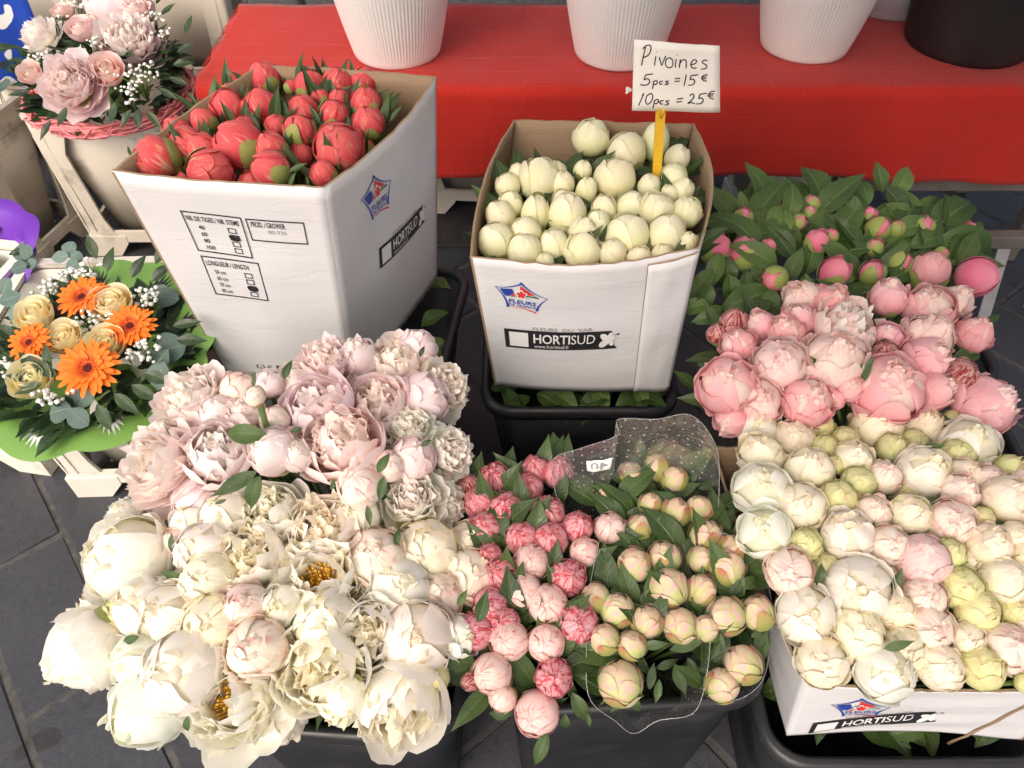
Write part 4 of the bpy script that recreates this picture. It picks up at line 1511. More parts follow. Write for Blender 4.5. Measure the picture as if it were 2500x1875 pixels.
lib('fs', 3, lambda s: bud('fluff', s, 1.0, 5, 6, 3, (85, 130), (120, 150), 1.2, .05, GS, 1, .02, inner='fluffin', crown=16, flaps=1, lift=24))
lib('go', 3, lambda s: bloom(s, 'creampure', 'creamin', cz=.62, **OPENS))
lib('gc', 4, lambda s: bloom(s, 'creampure', 'creamin', cz=.85, **CUP))
lib('gs', 4, lambda s: bud('creampure', s, .92, 7, 7, 3, (70, 115), (100, 140), 1.3, .08, GS, 1, .03, inner='creamin', flaps=4, crown=30, lift=30))
lib('hs', 6, lambda s: bud('stripe', s, 1.05, 9, 9, 4, (80, 145), (115, 165), 1.08, .05, GS, 2, .02, crown=9, lift=20, wm=.62))
lib('hl', 3, lambda s: bud('stripepale', s, 1.02, 6, 6, 3, (85, 135), (130, 162), 1.08, .035, ('sepalred', 3, 75, .9), 2, .01, lift=16, wm=.8))
lib('ib', 6, lambda s: bud('peach', s, 1.06, 3, 4, 2, (115, 150), (145, 170), 1.04, .015, ('sepalred', 3, 124, 1.5), 1))
lib('ip', 2, lambda s: bud('peach', s, 1.02, 3, 4, 2, (115, 150), (145, 170), 1.06, .02, ('sepalred', 3, 112, 1.4), 1, flaps=1))


def rose_proto(mo, mi, seed, quart=False):
    r = random.Random(seed)
    pr = Proto(.7)
    n = 0
    rings = [(5, 1.35, 1.35, 5, 95, .9, 28), (5, 1.22, 1.2, 25, 85, .75, 22), (5, 1.10, 1.0, 42, 70, .55, 16)]
    for ri, (k_, L, Wd, a0, bend, rc, tc) in enumerate(rings):
        for k in range(k_):
            me = petal_mesh(mo, L=L, Wd=Wd, a0=a0, bend=bend, rc=rc, seed=seed * 11 + ri * 7 + k, ruffle=.02, tipcurl=tc + r.uniform(0, 25), round_=.15, r0=.05)
            pr.add('petal', me, RZ(2 * math.pi * k / k_ + ri * .7 + r.uniform(-.1, .1)))
    mb = MB()
    cnt = 34 if quart else 22
    for k in range(cnt):
        f = k / cnt
        if quart:
            V, Fc, uv = petal_geo(L=r.uniform(.92, 1.08), Wd=.55, a0=90 - 50 * f + r.uniform(-8, 8), bend=r.uniform(25, 75), rc=.2 + .2 * f, r0=.02 + .22 * f, seed=seed * 7 + k, ruffle=.06, nt=8, ns=9, round_=.15)
        else:
            V, Fc, uv = petal_geo(L=1.06 - .02 * f, Wd=.30 + .75 * f, a0=86 - 42 * f, bend=10 + 62 * f, rc=.09 + .46 * f, r0=.015 + .06 * f, seed=seed * 7 + k, ruffle=.012, nt=8, ns=9, round_=.12, tipcurl=10 * f)
        mb.add(rotz(V, 2.399963 * k), Fc, uv)
    pr.core = mb.mesh('rose', [M[mi]])
    return pr


PR['rs'] = [rose_proto('rose', 'rose', 5001 + k) for k in range(3)]
PR['yr'] = [rose_proto('yrose', 'yrose', 5101 + k, True) for k in range(3)]


def gerbera_proto(seed):
    r = random.Random(seed)
    pr = Proto(.1)
    for ring, (n, L, el) in enumerate(((22, .98, 8), (20, .86, 16), (16, .55, 26))):
        for k in range(n):
            V, Fc, uv = petal_geo(L=L * r.uniform(.93, 1.03) - .12, Wd=.27, a0=el + r.uniform(-6, 8), bend=r.uniform(-26, -8), rc=.3, r0=.14, z0=.02 + ring * .03, seed=seed * 3 + ring * 40 + k, nt=7, ns=5, round_=.38, base_w=.4)
            pr.add('ray_petal', mesh_of('ray_petal', V, Fc, [M['orange']], uv), RZ(2 * math.pi * (k + r.uniform(-.2, .2)) / n + ring * .4))
    mb = MB()
    for k in range(150):
        q = 2.399963 * k
        rr = .34 * math.sqrt((k + .5) / 150)
        h = .13 + (.05 if rr > .2 else -.02) + r.uniform(-.01, .02)
        p0 = Vector((rr * math.cos(q), rr * math.sin(q), .06))
        mb.tube([p0, Vector((rr * 1.08 * math.cos(q), rr * 1.08 * math.sin(q), h))], [.018, .013], 4, 0 if rr < .17 else 1)
    mb.add(*(lambda V: (V, [tuple(range(16))]))([(.34 * math.cos(2 * math.pi * k / 16), .34 * math.sin(2 * math.pi * k / 16), .08) for k in range(16)]), None, 0)
    pr.core = mb.mesh('gerbera', [M['gerb_c'], M['gerb_r']])
    return pr


PR['gb'] = [gerbera_proto(6001 + k) for k in range(2)]


def axis_img(alpha, e):
    """direction of a flower's axis: e degrees away from the viewer's line, towards alpha in the view (0 right, 90 up)"""
    a, e = math.radians(alpha), math.radians(e)
    return (-FWD * math.cos(e) + (RGT * math.cos(a) + IMU * math.sin(a)) * math.sin(e)).normalized()


def frame_of(axis, roll):
    q = axis.to_track_quat('Z', 'Y').to_matrix().to_4x4()
    return q @ Matrix.Rotation(roll, 4, 'Z')


def dirmat(p, d, n, ln):
    d = d.normalized()
    n = (n - d * n.dot(d)).normalized()
    y = n.cross(d)
    Mx = Matrix((d, y, n)).transposed().to_4x4()
    return Matrix.Translation(p) @ Mx @ Matrix.Scale(ln, 4)


FLOWERS = []


def flower(name, key, c, rad, axis, label=None, cat='peony', group=None, stem_to=None, leaves=None, tint=None, parent=None, pinv=None, var=None, stem_r=.0035):
    pr = rng.choice(PR[key]) if var is None else PR[key][var]
    Mx = Matrix.Translation(c - axis * (pr.cz * rad)) @ frame_of(axis, rng.uniform(0, 6.28)) @ Matrix.Scale(rad, 4)
    tint = tint or tuple(rng.uniform(.955, 1.0) for _ in range(3))
    col = (*tint, 1)
    if parent is None:
        root = empty(name, Mx)
        tag(root, label, cat, group)
    else:
        core = pr.core
        if core is None:
            for nme, me, m2, st in pr.parts:
                if nme in ('heart', 'ruffled_heart'): core = me
        root = obj(name, core, parent, pinv @ Mx)
        root.color = col
    for nme, me, m2, st in pr.parts:
        if parent is not None and nme in ('heart', 'ruffled_heart'): continue
        o = obj(nme, me, root, m2)
        o.color = col if nme in ('petal', 'heart', 'ruffled_heart') else (1, 1, 1, 1)
        if st: o['kind'] = 'stuff'
    inv = Mx.inverted()
    base = Mx @ Vector((0, 0, 0))
    if stem_to is not None:
        d = stem_to - base
        L = d.length
        zq = (-d).normalized()
        Ms = Matrix.Translation(base + axis * rad * .03) @ zq.to_track_quat('Z', 'Y').to_matrix().to_4x4() @ Matrix.Diagonal((stem_r, stem_r, L, 1))
        obj('stem', STEM, root, inv @ Ms)
    for (lk, n, lmin, lmax, spread) in (leaves or ()):
        for k in range(n):
            q = rng.uniform(0, 6.28)
            side = Vector((math.cos(q), math.sin(q), 0))
            side = (side - axis * side.dot(axis)).normalized()
            if side.dot(FWD) < -.15: side = -side
            d = (axis * rng.uniform(.3, .9) + side * spread + UP * .15).normalized()
            p0 = base + side * rad * rng.uniform(.75, 1.0) + axis * rad * rng.uniform(-.5, .15)
            nn = (UP * .6 - side * .5 - FWD * .4)
            ln = rng.uniform(lmin, lmax)
            o = obj('leaf', rng.choice(LEAF[lk]), root, inv @ dirmat(p0, d, nn, ln))
            v = rng.uniform(.8, 1.15)
            o.color = (v, v, v, 1)
    if parent is None:
        FLOWERS.append((root, Mx, c))
    return root


def place_leaf(lk, p, d, n, ln, tint=1.0):
    """a leaf of the nearest flower"""
    root, Mx, c = min(FLOWERS, key=lambda f: (f[2] - p).length)
    o = obj('leaf', rng.choice(LEAF[lk]), root, Mx.inverted() @ dirmat(p, d, n, ln))
    o.color = (tint, tint, tint, 1)
    return o

# ------------------------------------------------------------------ the flowers, bunch by bunch
def crop(x0, y0, sc):
    return lambda a, b: (x0 + a / sc, y0 + b / sc)


def bunch(tf, sc, items, zf, name, group, labels, target, ax=None, leaves=None, stem_r=.0035, cat='peony', tilt=0, scale=1.0):
    for it in items:
        cx, cy, d, key = it[:4]
        px, py = tf(cx, cy)
        z = zf(px, py)
        if len(it) > 6: z += it[6]
        p = at(px, py, z)
        rad = d / sc / 2 * depth_of(p) / F25 * SCALE.get(key, 1.0) * scale
        if len(it) > 4 and it[4] is not None:
            axis = axis_img(it[4] + rng.uniform(-8, 8), it[5] + tilt)
        else:
            axis = ax(p)
        tg = Vector((target.x + (p.x - target.x) * .28, target.y + (p.y - target.y) * .28, target.z))
        o = flower(name, key, p, rad, axis, labels[key], cat, group, tg, leaves(key) if leaves else None, stem_r=stem_r)
        PLACED.append((o, key, p, rad, group))


PLACED = []
SCALE = {'cb': 1.0, 'cf': 1.0, 'cg': 1.0, 'wb': 1.06, 'wf': 1.04, 'we': .98, 'ff': 1.1, 'fw': 1.08, 'fc': 1.10, 'gc': 1.08, 'go': 1.14, 'fs': 1.04, 'po': 1.1, 'hs': 1.04, 'ib': 1.03}


def outward(cx, cy, k, up=1.0, cam_k=.25, jit=.22):
    def f(p):
        v = Vector((p.x - cx, p.y - cy, 0)) * k + UP * up - FWD * cam_k
        return (v + Vector((rng.uniform(-jit, jit), rng.uniform(-jit, jit), 0))).normalized()
    return f


# coral peonies in the tall carton
CO = crop(280, 130, 2.765)
coral = [(1015, 170, 215, 'cb', 95, 68), (775, 255, 105, 'cg', 90, 60), (1190, 228, 95, 'cg', 90, 60), (1325, 218, 205, 'cf', 70, 60), (1505, 205, 205, 'cb', 70, 45),
         (1685, 188, 178, 'cb', 85, 65), (760, 365, 240, 'cb', 85, 45), (625, 378, 120, 'cg', 120, 60), (990, 372, 245, 'cb', 100, 55), (1270, 382, 200, 'cf', 110, 50),
         (1480, 412, 190, 'cg', 60, 50), (1700, 342, 205, 'cb', 95, 65), (1712, 472, 210, 'cb', 110, 50), (595, 468, 185, 'cb', 130, 60), (418, 532, 190, 'cb', 140, 60),
         (485, 620, 240, 'cb', 135, 58), (1085, 486, 140, 'cb', 60, 30), (1245, 522, 212, 'cg', 70, 40), (835, 625, 330, 'cf', 140, 60), (1508, 632, 325, 'co', 100, 22),
         (285, 715, 285, 'cf', 150, 68), (590, 650, 210, 'cb', 120, 50), (1055, 640, 215, 'cb', 120, 50), (645, 800, 290, 'cb', 20, 66), (1055, 785, 250, 'cb', 165, 58),
         (1405, 812, 175, 'cb', 120, 45, -.012), (1690, 650, 145, 'cg', 80, 45, -.03), (925, 895, 190, 'cb', 100, 45, -.035), (465, 830, 125, 'cb', 90, 50, -.03), (1515, 315, 140, 'cb', 80, 50),
         (1390, 300, 120, 'cg', 80, 50), (880, 500, 150, 'cb', 80, 50), (1250, 690, 170, 'cb', 80, 40, -.03), (1150, 400, 120, 'cg', 80, 50, -.02)]
LC = {'cb': 'coral red peony bud with green sepals in the tall white carton', 'cf': 'coral peony bud with one outer petal loosening, in the tall carton',
      'cg': 'small coral peony bud mostly wrapped in green sepals, tall carton', 'co': 'half open coral peony with spread petals, beside right rim of tall carton'}
tc = (Vector(carton1.location) + Vector((0, 0, -.25)))
bunch(CO, 2.765, coral, lambda x, y: .918, 'coral_peony', 'coral peonies in the tall carton', LC, tc,
      leaves=lambda k: [('narrow', 3, .045, .08, .3)])
for cx, cy, an, ln in ((520, 300, 125, 90), (470, 420, 120, 50), (260, 590, 150, 90), (100, 660, 110, 60), (1600, 90, 95, 75), (1880, 330, 60, 130), (1900, 400, 50, 100), (930, 450, 125, 120), (1160, 360, 120, 100),
                       (1350, 410, 120, 110), (1800, 270, 30, 60), (1560, 240, 20, 70), (1240, 770, 20, 100), (1200, 850, 60, 80), (1300, 860, 100, 60), (1090, 330, 170, 60), (650, 300, 190, 60), (860, 240, 80, 60), (1560, 300, 95, 70), (1620, 390, 110, 60)):
    px, py = CO(cx, cy)
    p = at(px, py, .93)
    a = math.radians(an)
    d = (RGT * math.cos(a) + IMU * math.sin(a) - FWD * .25).normalized()
    L_ = ln / 2.765 * depth_of(p) / F25 * 1.5
    place_leaf('narrow', p - d * L_ * .5, d, -FWD + UP * .3, L_, rng.uniform(.8, 1.2))

# ivory buds in the open carton
WH = crop(1140, 280, 3.568)
white = [(1080, 205, 310, 'wr', 85, 62), (1390, 325, 320, 'wf', 110, 55), (1640, 235, 235, 'we', 92, 70), (1830, 380, 220, 'wg', 70, 62), (1010, 485, 160, 'wg', 80, 60),
         (1285, 565, 335, 'wf', 100, 60), (630, 560, 345, 'wf', 88, 60), (775, 510, 170, 'wb', 90, 60), (835, 610, 190, 'wb', 90, 60), (450, 520, 160, 'wb', 90, 55),
         (355, 620, 215, 'wr', 110, 55), (1800, 560, 225, 'wb', 105, 60), (1870, 665, 185, 'wb', 60, 55), (1590, 625, 200, 'wg', 90, 60), (1040, 670, 180, 'we', 85, 65),
         (375, 790, 205, 'wb', 80, 55), (295, 890, 235, 'wb', 115, 60), (595, 870, 240, 'we', 92, 68), (825, 745, 160, 'wb', 90, 50), (870, 870, 305, 'wb', 75, 58),
         (1195, 825, 210, 'wb', 95, 55), (1420, 800, 225, 'wb', 45, 60), (1645, 835, 315, 'wr', 80, 48), (1915, 850, 260, 'wr', 65, 50), (1140, 945, 200, 'wb', 85, 45),
         (1015, 1030, 265, 'wr', 40, 50), (1395, 1050, 355, 'wf', 98, 62), (1735, 1050, 305, 'wb', 80, 55), (255, 1100, 300, 'wf', 95, 60), (520, 1035, 245, 'wb', 120, 60),
         (500, 1180, 280, 'wf', 100, 55), (760, 1140, 235, 'wb', 98, 62), (1005, 1190, 315, 'wf', 95, 58), (1270, 1215, 215, 'wb', 100, 55), (1500, 1250, 210, 'wr', 90, 50),
         (1700, 1220, 190, 'wr', 90, 50), (1920, 1115, 160, 'wb', 80, 50), (680, 1290, 150, 'wb', 90, 50), (1130, 1180, 160, 'wb', 90, 50, -.02), (1760, 690, 170, 'wr', 90, 50)]
LW_ = {'wb': 'smooth ivory peony bud in the open carton under the price sign', 'wf': 'large ivory peony bud with loose outer petal in the price sign carton',
       'we': 'tall egg shaped ivory peony bud in the price sign carton', 'wr': 'ivory peony bud with ragged frilled tip in the price sign carton',
       'wg': 'small ivory bud held in green sepals near the yellow sign stake'}
tw_ = Vector(carton2.location) + Vector((0, .03, -.2))
bunch(WH, 3.568, white, lambda x, y: .765 + .03 * (600 - y) / 300, 'ivory_peony', 'ivory peony buds in the open carton', LW_, tw_,
      leaves=lambda k: [('mid', 2, .05, .09, .6)])
for cx, cy, an, ln in ((1880, 230, 60, 60), (1950, 450, 45, 45), (1790, 230, 80, 45), (880, 480, 95, 65), (930, 600, 85, 60), (960, 360, 20, 40), (1550, 500, 200, 50), (1200, 1060, 80, 60), (1420, 690, 30, 40), (720, 760, 80, 40), (1070, 800, 120, 40), (450, 700, 110, 40), (1500, 480, 20, 40), (2000, 670, 60, 40)):
    px, py = WH(cx, cy)
    p = at(px, py, .77)
    a = math.radians(an)
    d = (RGT * math.cos(a) + IMU * math.sin(a) - FWD * .2).normalized()
    L_ = ln / 1.0 * depth_of(p) / F25
    place_leaf('mid', p - d * L_ * .5, d, -FWD + UP * .3, L_, rng.uniform(.8, 1.2))

# green tipped pink buds with broad leaves, behind on the right
GP = crop(1680, 400, 2.765)
gbk = bucket(.85, 1.26, 2, 'black bucket of budded peonies in front of the red cloth, right side', .44, .33, .38)
green = [(185, 572, 195, 'pp', 92, 72), (380, 600, 200, 'pp', 92, 72), (372, 362, 125, 'gp', 90, 60), (385, 460, 110, 'pp', 80, 65), (540, 560, 100, 'pp', 90, 60),
         (585, 780, 168, 'gp', 200, 50), (742, 395, 105, 'gp', 20, 60), (835, 272, 115, 'gp', 80, 60), (640, 300, 75, 'gp', 90, 60), (955, 285, 85, 'gp', 70, 60),
         (870, 525, 155, 'pp', 80, 55), (960, 490, 100, 'gp', 90, 60), (1282, 435, 152, 'gp', 70, 48), (1405, 440, 110, 'gp', 90, 60), (1587, 425, 140, 'gp', 95, 60),
         (1262, 565, 110, 'gp', 90, 60), (990, 735, 200, 'pp', 55, 52), (1245, 735, 160, 'gp', 100, 40), (1425, 668, 152, 'gp', 70, 55), (1225, 348, 100, 'pp', 60, 60),
         (1630, 730, 235, 'ph', 85, 66), (1705, 612, 95, 'gp', 60, 60), (1945, 762, 265, 'hp', -10, 62), (1885, 432, 90, 'pp', 40, 60), (820, 330, 90, 'gp', 90, 60)]
LG = {'pp': 'round pink peony bud half covered by green sepals, among broad leaves', 'gp': 'green peony bud showing a pink tip, among broad leaves',
      'ph': 'half open pale pink peony in a green cup, among broad leaves', 'hp': 'bright pink ball shaped peony bud beside the grey metal stand'}
bunch(GP, 2.765, green, lambda x, y: .655 + .02 * (600 - y) / 200, 'pink_peony_bud', 'budded pink peonies with broad leaves', LG, Vector((.90, 1.28, .2)),
      leaves=lambda k: [('broad', 3, .09, .14, .9)])
gl = [(890, 160, 95, 60), (690, 190, 120, 50), (590, 240, 60, 60), (1080, 300, 130, 95), (1300, 110, 100, 60), (1430, 140, 60, 75), (1400, 240, 300, 80), (1420, 330, 320, 75), (1770, 360, 80, 90), (1880, 535, -5, 145),
      (650, 550, 130, 85), (830, 640, 75, 85), (700, 720, 70, 75), (470, 380, 95, 75), (780, 310, 150, 80), (230, 410, 150, 75), (110, 780, 230, 70), (120, 900, 250, 70), (290, 830, 280, 65), (390, 800, 260, 60), (400, 620, 220, 85),
      (430, 900, 200, 110), (560, 920, 270, 60), (1050, 580, 5, 90), (1220, 560, 70, 80), (1420, 550, 30, 90), (1600, 520, 20, 80), (1560, 700, 10, 110), (1800, 680, 10, 80), (1450, 740, 20, 80), (1060, 760, 170, 60), (1150, 890, 0, 60),
      (900, 380, 20, 80), (1030, 440, 130, 70), (580, 380, 80, 65), (420, 250, 80, 50), (370, 290, 100, 50), (1150, 420, 60, 65), (960, 200, 60, 60), (1200, 200, 100, 60), (1620, 280, 10, 70), (1930, 600, -15, 90), (660, 400, 90, 60), (1340, 520, 200, 80), (1480, 430, 15, 90), (190, 690, 250, 70), (260, 720, 270, 70), (480, 730, 250, 70), (780, 820, 260, 60), (60, 960, 190, 60), (160, 1010, 215, 60)]
for cx, cy, an, ln in gl:
    px, py = GP(cx, cy)
    p = at(px, py, .652 + .03 * (600 - py) / 200 + rng.uniform(-.015, .012))
    a = math.radians(an)
    d = (RGT * math.cos(a) + IMU * math.sin(a) - FWD * rng.uniform(-.1, .35)).normalized()
    L_ = ln * depth_of(p) / F25
    place_leaf('broad', p - d * L_ * .5, d, -FWD + UP * rng.uniform(0, .6) + RGT * rng.uniform(-.5, .5), L_ * 1.35, rng.uniform(.75, 1.35))

# pink peonies in front of them
PK = crop(1700, 660, 2.765)
bucket(.80, .93, -2, 'black bucket of opening pink peonies beside the ivory carton', .44, .31, .38)
pink = [(715, 195, 250, 'pk'), (905, 235, 270, 'pd', 80, 30), (1110, 255, 110, 'pb'), (1300, 185, 245, 'ps', 88, 60), (1745, 215, 225, 'pk', 60, 50), (1570, 265, 315, 'ps', 110, 45),
        (250, 355, 185, 'pb', 80, 55), (430, 370, 190, 'ps'), (135, 430, 130, 'pb', 90, 60), (690, 330, 235, 'pf'), (600, 430, 250, 'pd'), (280, 505, 235, 'pd', 120, 40), (1290, 450, 190, 'ps'),
        (1560, 460, 330, 'pk', 60, 45), (1870, 430, 235, 'pd', 60, 45), (1010, 410, 430, 'po', 60, 40), (565, 630, 345, 'pk', 100, 25), (935, 615, 420, 'pk', 100, 35), (1275, 560, 175, 'pb'), (1545, 610, 310, 'ps', 40, 45),
        (205, 780, 385, 'pf', 120, 30), (1290, 800, 470, 'pf', 100, 30), (1600, 815, 250, 'ps', 20, 55), (1785, 700, 210, 'pb', 80, 35), (1945, 905, 400, 'pf', 30, 35), (430, 885, 290, 'pk', 110, 25), (745, 890, 335, 'pd', 90, 25),
        (930, 870, 140, 'ps'), (1040, 790, 190, 'ps'), (1695, 610, 85, 'pb'), (240, 1000, 230, 'ps', 220, 60), (1140, 640, 200, 'pd', None, 0, -.03), (470, 480, 180, 'pd', None, 0, -.03)]
LP_ = {'pk': 'blush pink peony with creamy crumpled heart and crimson flecks', 'pd': 'ruffled rose pink peony streaked with crimson, beside the ivory carton',
       'pb': 'dark crimson streaked peony bud with green sepals among the pink peonies', 'ps': 'smooth rose pink peony globe in the pink bunch',
       'pf': 'big open rose pink peony with pale heart in the pink bunch', 'po': 'large ruffled pale pink peony opening in the middle of the pink bunch'}
bunch(PK, 2.765, pink, lambda x, y: .655 - .06 * max(0, (y - 930) / 120) + .02 * math.cos((x - 2050) / 250), 'pink_peony', 'opening pink peonies', LP_, Vector((.84, .95, .22)),
      ax=outward(.84, .93, 1.6), leaves=lambda k: [('mid', 1, .06, .10, .8)])
for cx, cy, an, ln in ((420, 250, 200, 60), (1360, 340, 240, 45), (1860, 560, 15, 75), (1170, 620, 250, 40), (800, 740, 310, 50), (1600, 915, 5, 60), (60, 620, 200, 40), (1850, 740, 45, 35), (60, 320, 190, 60), (2000, 330, 30, 40)):
    px, py = PK(cx, cy)
    p = at(px, py, .64)
    a = math.radians(an)
    d = (RGT * math.cos(a) + IMU * math.sin(a) - FWD * .1).normalized()
    L_ = ln * depth_of(p) / F25 * 1.3
    place_leaf('mid', p - d * L_ * .5, d, -FWD + UP * .3, L_, 1.0)

# cream and lime peonies heaped in the low carton
EC = crop(1750, 1000, 1.929)
cream = [(200, 95, 200, 'ef'), (360, 140, 185, 'ec'), (480, 80, 145, 'eg'), (510, 180, 125, 'eg'), (605, 145, 130, 'eg'), (755, 85, 240, 'ec'), (965, 75, 195, 'ec'), (1130, 65, 150, 'eg'), (830, 185, 150, 'eg'), (930, 150, 120, 'eg'),
         (1190, 170, 270, 'eo'), (1135, 215, 160, 'eg'), (205, 215, 210, 'ec'), (435, 285, 220, 'ec'), (640, 240, 190, 'ec'), (790, 320, 160, 'ep'), (975, 300, 250, 'ef'), (665, 345, 160, 'eg'), (1170, 300, 150, 'ec'),
         (1275, 330, 140, 'ep'), (1385, 280, 140, 'eg'), (210, 375, 260, 'eo'), (400, 460, 230, 'ec'), (570, 420, 180, 'eg'), (735, 485, 170, 'ep'), (910, 495, 195, 'ec'), (1105, 530, 220, 'ep'), (1140, 390, 180, 'ep'),
         (1370, 430, 240, 'ec'), (1255, 510, 110, 'eg'), (225, 580, 240, 'eo'), (420, 635, 155, 'eg'), (615, 590, 240, 'ef'), (810, 640, 190, 'ep'), (1095, 680, 150, 'eg'), (1290, 640, 210, 'ec'), (970, 710, 250, 'ek'),
         (1410, 610, 170, 'ec'), (340, 760, 220, 'ep'), (665, 850, 310, 'ef'), (1150, 840, 200, 'eg'), (1360, 810, 230, 'ec'), (425, 970, 270, 'ef'), (840, 950, 190, 'ec'), (980, 885, 200, 'ep'), (1000, 1035, 235, 'ep'),
         (1230, 950, 205, 'eg'), (1400, 950, 140, 'eg'), (660, 1050, 260, 'ec'), (880, 1130, 210, 'ec'), (1180, 1080, 160, 'ec'), (495, 1185, 240, 'ec'), (790, 1235, 270, 'ef'), (1055, 1215, 215, 'ec'), (1250, 1215, 205, 'eg'),
         (1370, 1125, 235, 'ep'), (1450, 1290, 90, 'eg'), (500, 740, 150, 'eg', None, 0, -.02), (1185, 720, 140, 'ec', None, 0, -.02), (560, 260, 90, 'eg'), (1040, 210, 120, 'ec', None, 0, -.02), (1480, 700, 200, 'ec'), (1500, 1000, 220, 'ec'), (1480, 350, 180, 'ep'),
         (1530, 500, 200, 'ec'), (1560, 850, 210, 'eg'), (1560, 1180, 200, 'ec'), (1640, 420, 210, 'ef'), (1660, 640, 200, 'ec'), (1700, 860, 210, 'ep'), (1690, 1060, 200, 'ec'), (1650, 1240, 200, 'ef'), (1600, 270, 190, 'ec'), (560, 520, 150, 'ec', None, 0, -.03), (850, 790, 170, 'ec', None, 0, -.03), (300, 660, 160, 'ec', None, 0, -.03), (880, 400, 150, 'eg', None, 0, -.03), (1000, 620, 160, 'ec', None, 0, -.03)]
PR['ek'] = [bud('pinkcream', 4100, 1.0, 5, 6, 3, (85, 140), (130, 168), 1.08, .03, GS, 0, .01, flaps=1)]
LE = {'ec': 'round cream peony with tightly overlapping petals in the low carton', 'ef': 'large white cream peony with loose outer petals in the low carton', 'eg': 'tight lime green peony bud in the low carton',
      'ep': 'cream peony blushed pink with crimson petal edges in the low carton', 'eo': 'opening cream peony with ruffled heart in the low carton', 'ek': 'single soft pink peony among the cream ones in the low carton'}
bunch(EC, 1.929, cream, lambda x, y: .615 + .045 * math.exp(-((y - 1300) / 240) ** 2) - .03 * max(0, (1130 - y) / 130), 'cream_peony', 'cream peonies in the low carton', LE, Vector(carton3.location) + Vector((0, 0, -.15)),
      ax=outward(.60, .58, 1.3, 1, .3, .25), scale=.97)
for cx, cy, an, ln in ((860, 1110, 20, 55), (1020, 175, 10, 40), (490, 780, 80, 45), (850, 800, 70, 45), (725, 560, 60, 30), (1090, 680, 10, 40), (1240, 475, 20, 45), (1020, 430, 20, 40), (900, 600, 30, 40), (1340, 545, 10, 40)):
    px, py = EC(cx, cy)
    p = at(px, py, .665)
    a = math.radians(an)
    d = (RGT * math.cos(a) + IMU * math.sin(a) - FWD * .3).normalized()
    L_ = ln * depth_of(p) / F25 * 1.4
    place_leaf('mid', p - d * L_ * .5, d, -FWD + UP * .3, L_, 1.0)

# soft pink fluffy peonies
FP = crop(230, 800, 2.28)
bucket(-.36, .86, 4, 'black bucket of fluffy blush peonies in front of the tall carton', .42, .31, .40)
blush = [(530, 400, 430, 'ff', 110, 35), (800, 340, 170, 'fb', 60, 60), (830, 470, 215, 'fc', 95, 45), (690, 475, 170, 'fs', 90, 45), (360, 760, 490, 'ff', 150, 32), (690, 690, 340, 'fc', 70, 30), (1005, 520, 150, 'fb', 100, 55),
         (1290, 190, 340, 'ff', 100, 42), (1680, 180, 275, 'fc', 80, 42), (1460, 165, 190, 'fs', 90, 50), (1790, 120, 190, 'fs', 70, 60), (1950, 340, 340, 'fw', 20, 48), (1240, 440, 350, 'fc', 110, 30), (1580, 420, 305, 'fc', 90, 32), (1830, 390, 240, 'fs', 40, 45),
         (1370, 640, 425, 'fc', 90, 22), (1740, 560, 325, 'fw', 80, 40), (1000, 690, 225, 'fs', 140, 45), (1125, 715, 150, 'fs', 80, 45), (1770, 730, 210, 'fs', 60, 50), (1985, 700, 310, 'fw', 15, 45), (1480, 880, 225, 'fb', 100, 30), (1640, 770, 160, 'fb', 70, 50),
         (1770, 960, 385, 'fw', 80, 25), (1960, 1020, 240, 'fw', 330, 45), (1520, 755, 120, 'fb'), (970, 310, 140, 'fs'), (560, 950, 220, 'fs', 250, 60, -.03), (1120, 330, 220, 'fs', None, 0, -.03), (1460, 330, 200, 'fs', None, 0, -.04), (1560, 600, 220, 'fs', None, 0, -.05), (860, 600, 200, 'fs', None, 0, -.06)]
LF = {'ff': 'very full fluffy pink peony with fringed petals, blush bunch', 'fc': 'cupped blush pink peony showing its ruffled heart, blush bunch', 'fw': 'pale cream pink fluffy peony on the bunch of blush peonies',
      'fs': 'half open blush peony with smooth outer petals, blush bunch', 'fb': 'closed cream pink peony bud with red edged sepals, blush bunch'}
bunch(FP, 2.28, blush, lambda x, y: .735 - .06 * ((x - 640) / 420) ** 2 - .04 * max(0, (y - 1150) / 100), 'blush_peony', 'fluffy blush peonies', LF, Vector((-.36, .86, .25)),
      ax=outward(-.36, .75, 1.6), scale=1.10)
# one small white bud standing up on its green stem
p = at(*FP(895, 380), .86)
flower('white_peony_bud', 'fb', p, 115 / 2.28 / 2 * depth_of(p) / F25, axis_img(110, 55), 'small closed white peony bud standing tall on a bare green stem', 'peony', 'fluffy blush peonies', at(*FP(985, 640), .66), None, stem_r=.005)
for cx, cy, an, ln in ((820, 590, 175, 110), (880, 930, 250, 90), (780, 870, 210, 110), (890, 290, 80, 35), (1075, 230, 70, 50), (1610, 750, 60, 55), (1330, 870, 70, 30), (1530, 1050, 280, 50), (1825, 130, 70, 30), (700, 970, 200, 30), (1120, 570, 200, 30), (1600, 900, 260, 60), (1850, 640, 30, 30)):
    px, py = FP(cx, cy)
    p = at(px, py, .77)
    a = math.radians(an)
    d = (RGT * math.cos(a) + IMU * math.sin(a) - FWD * .15).normalized()
    L_ = ln * depth_of(p) / F25 * 1.1
    place_leaf('mid', p - d * L_ * .5, d, -FWD + UP * .2, L_, 1.0)

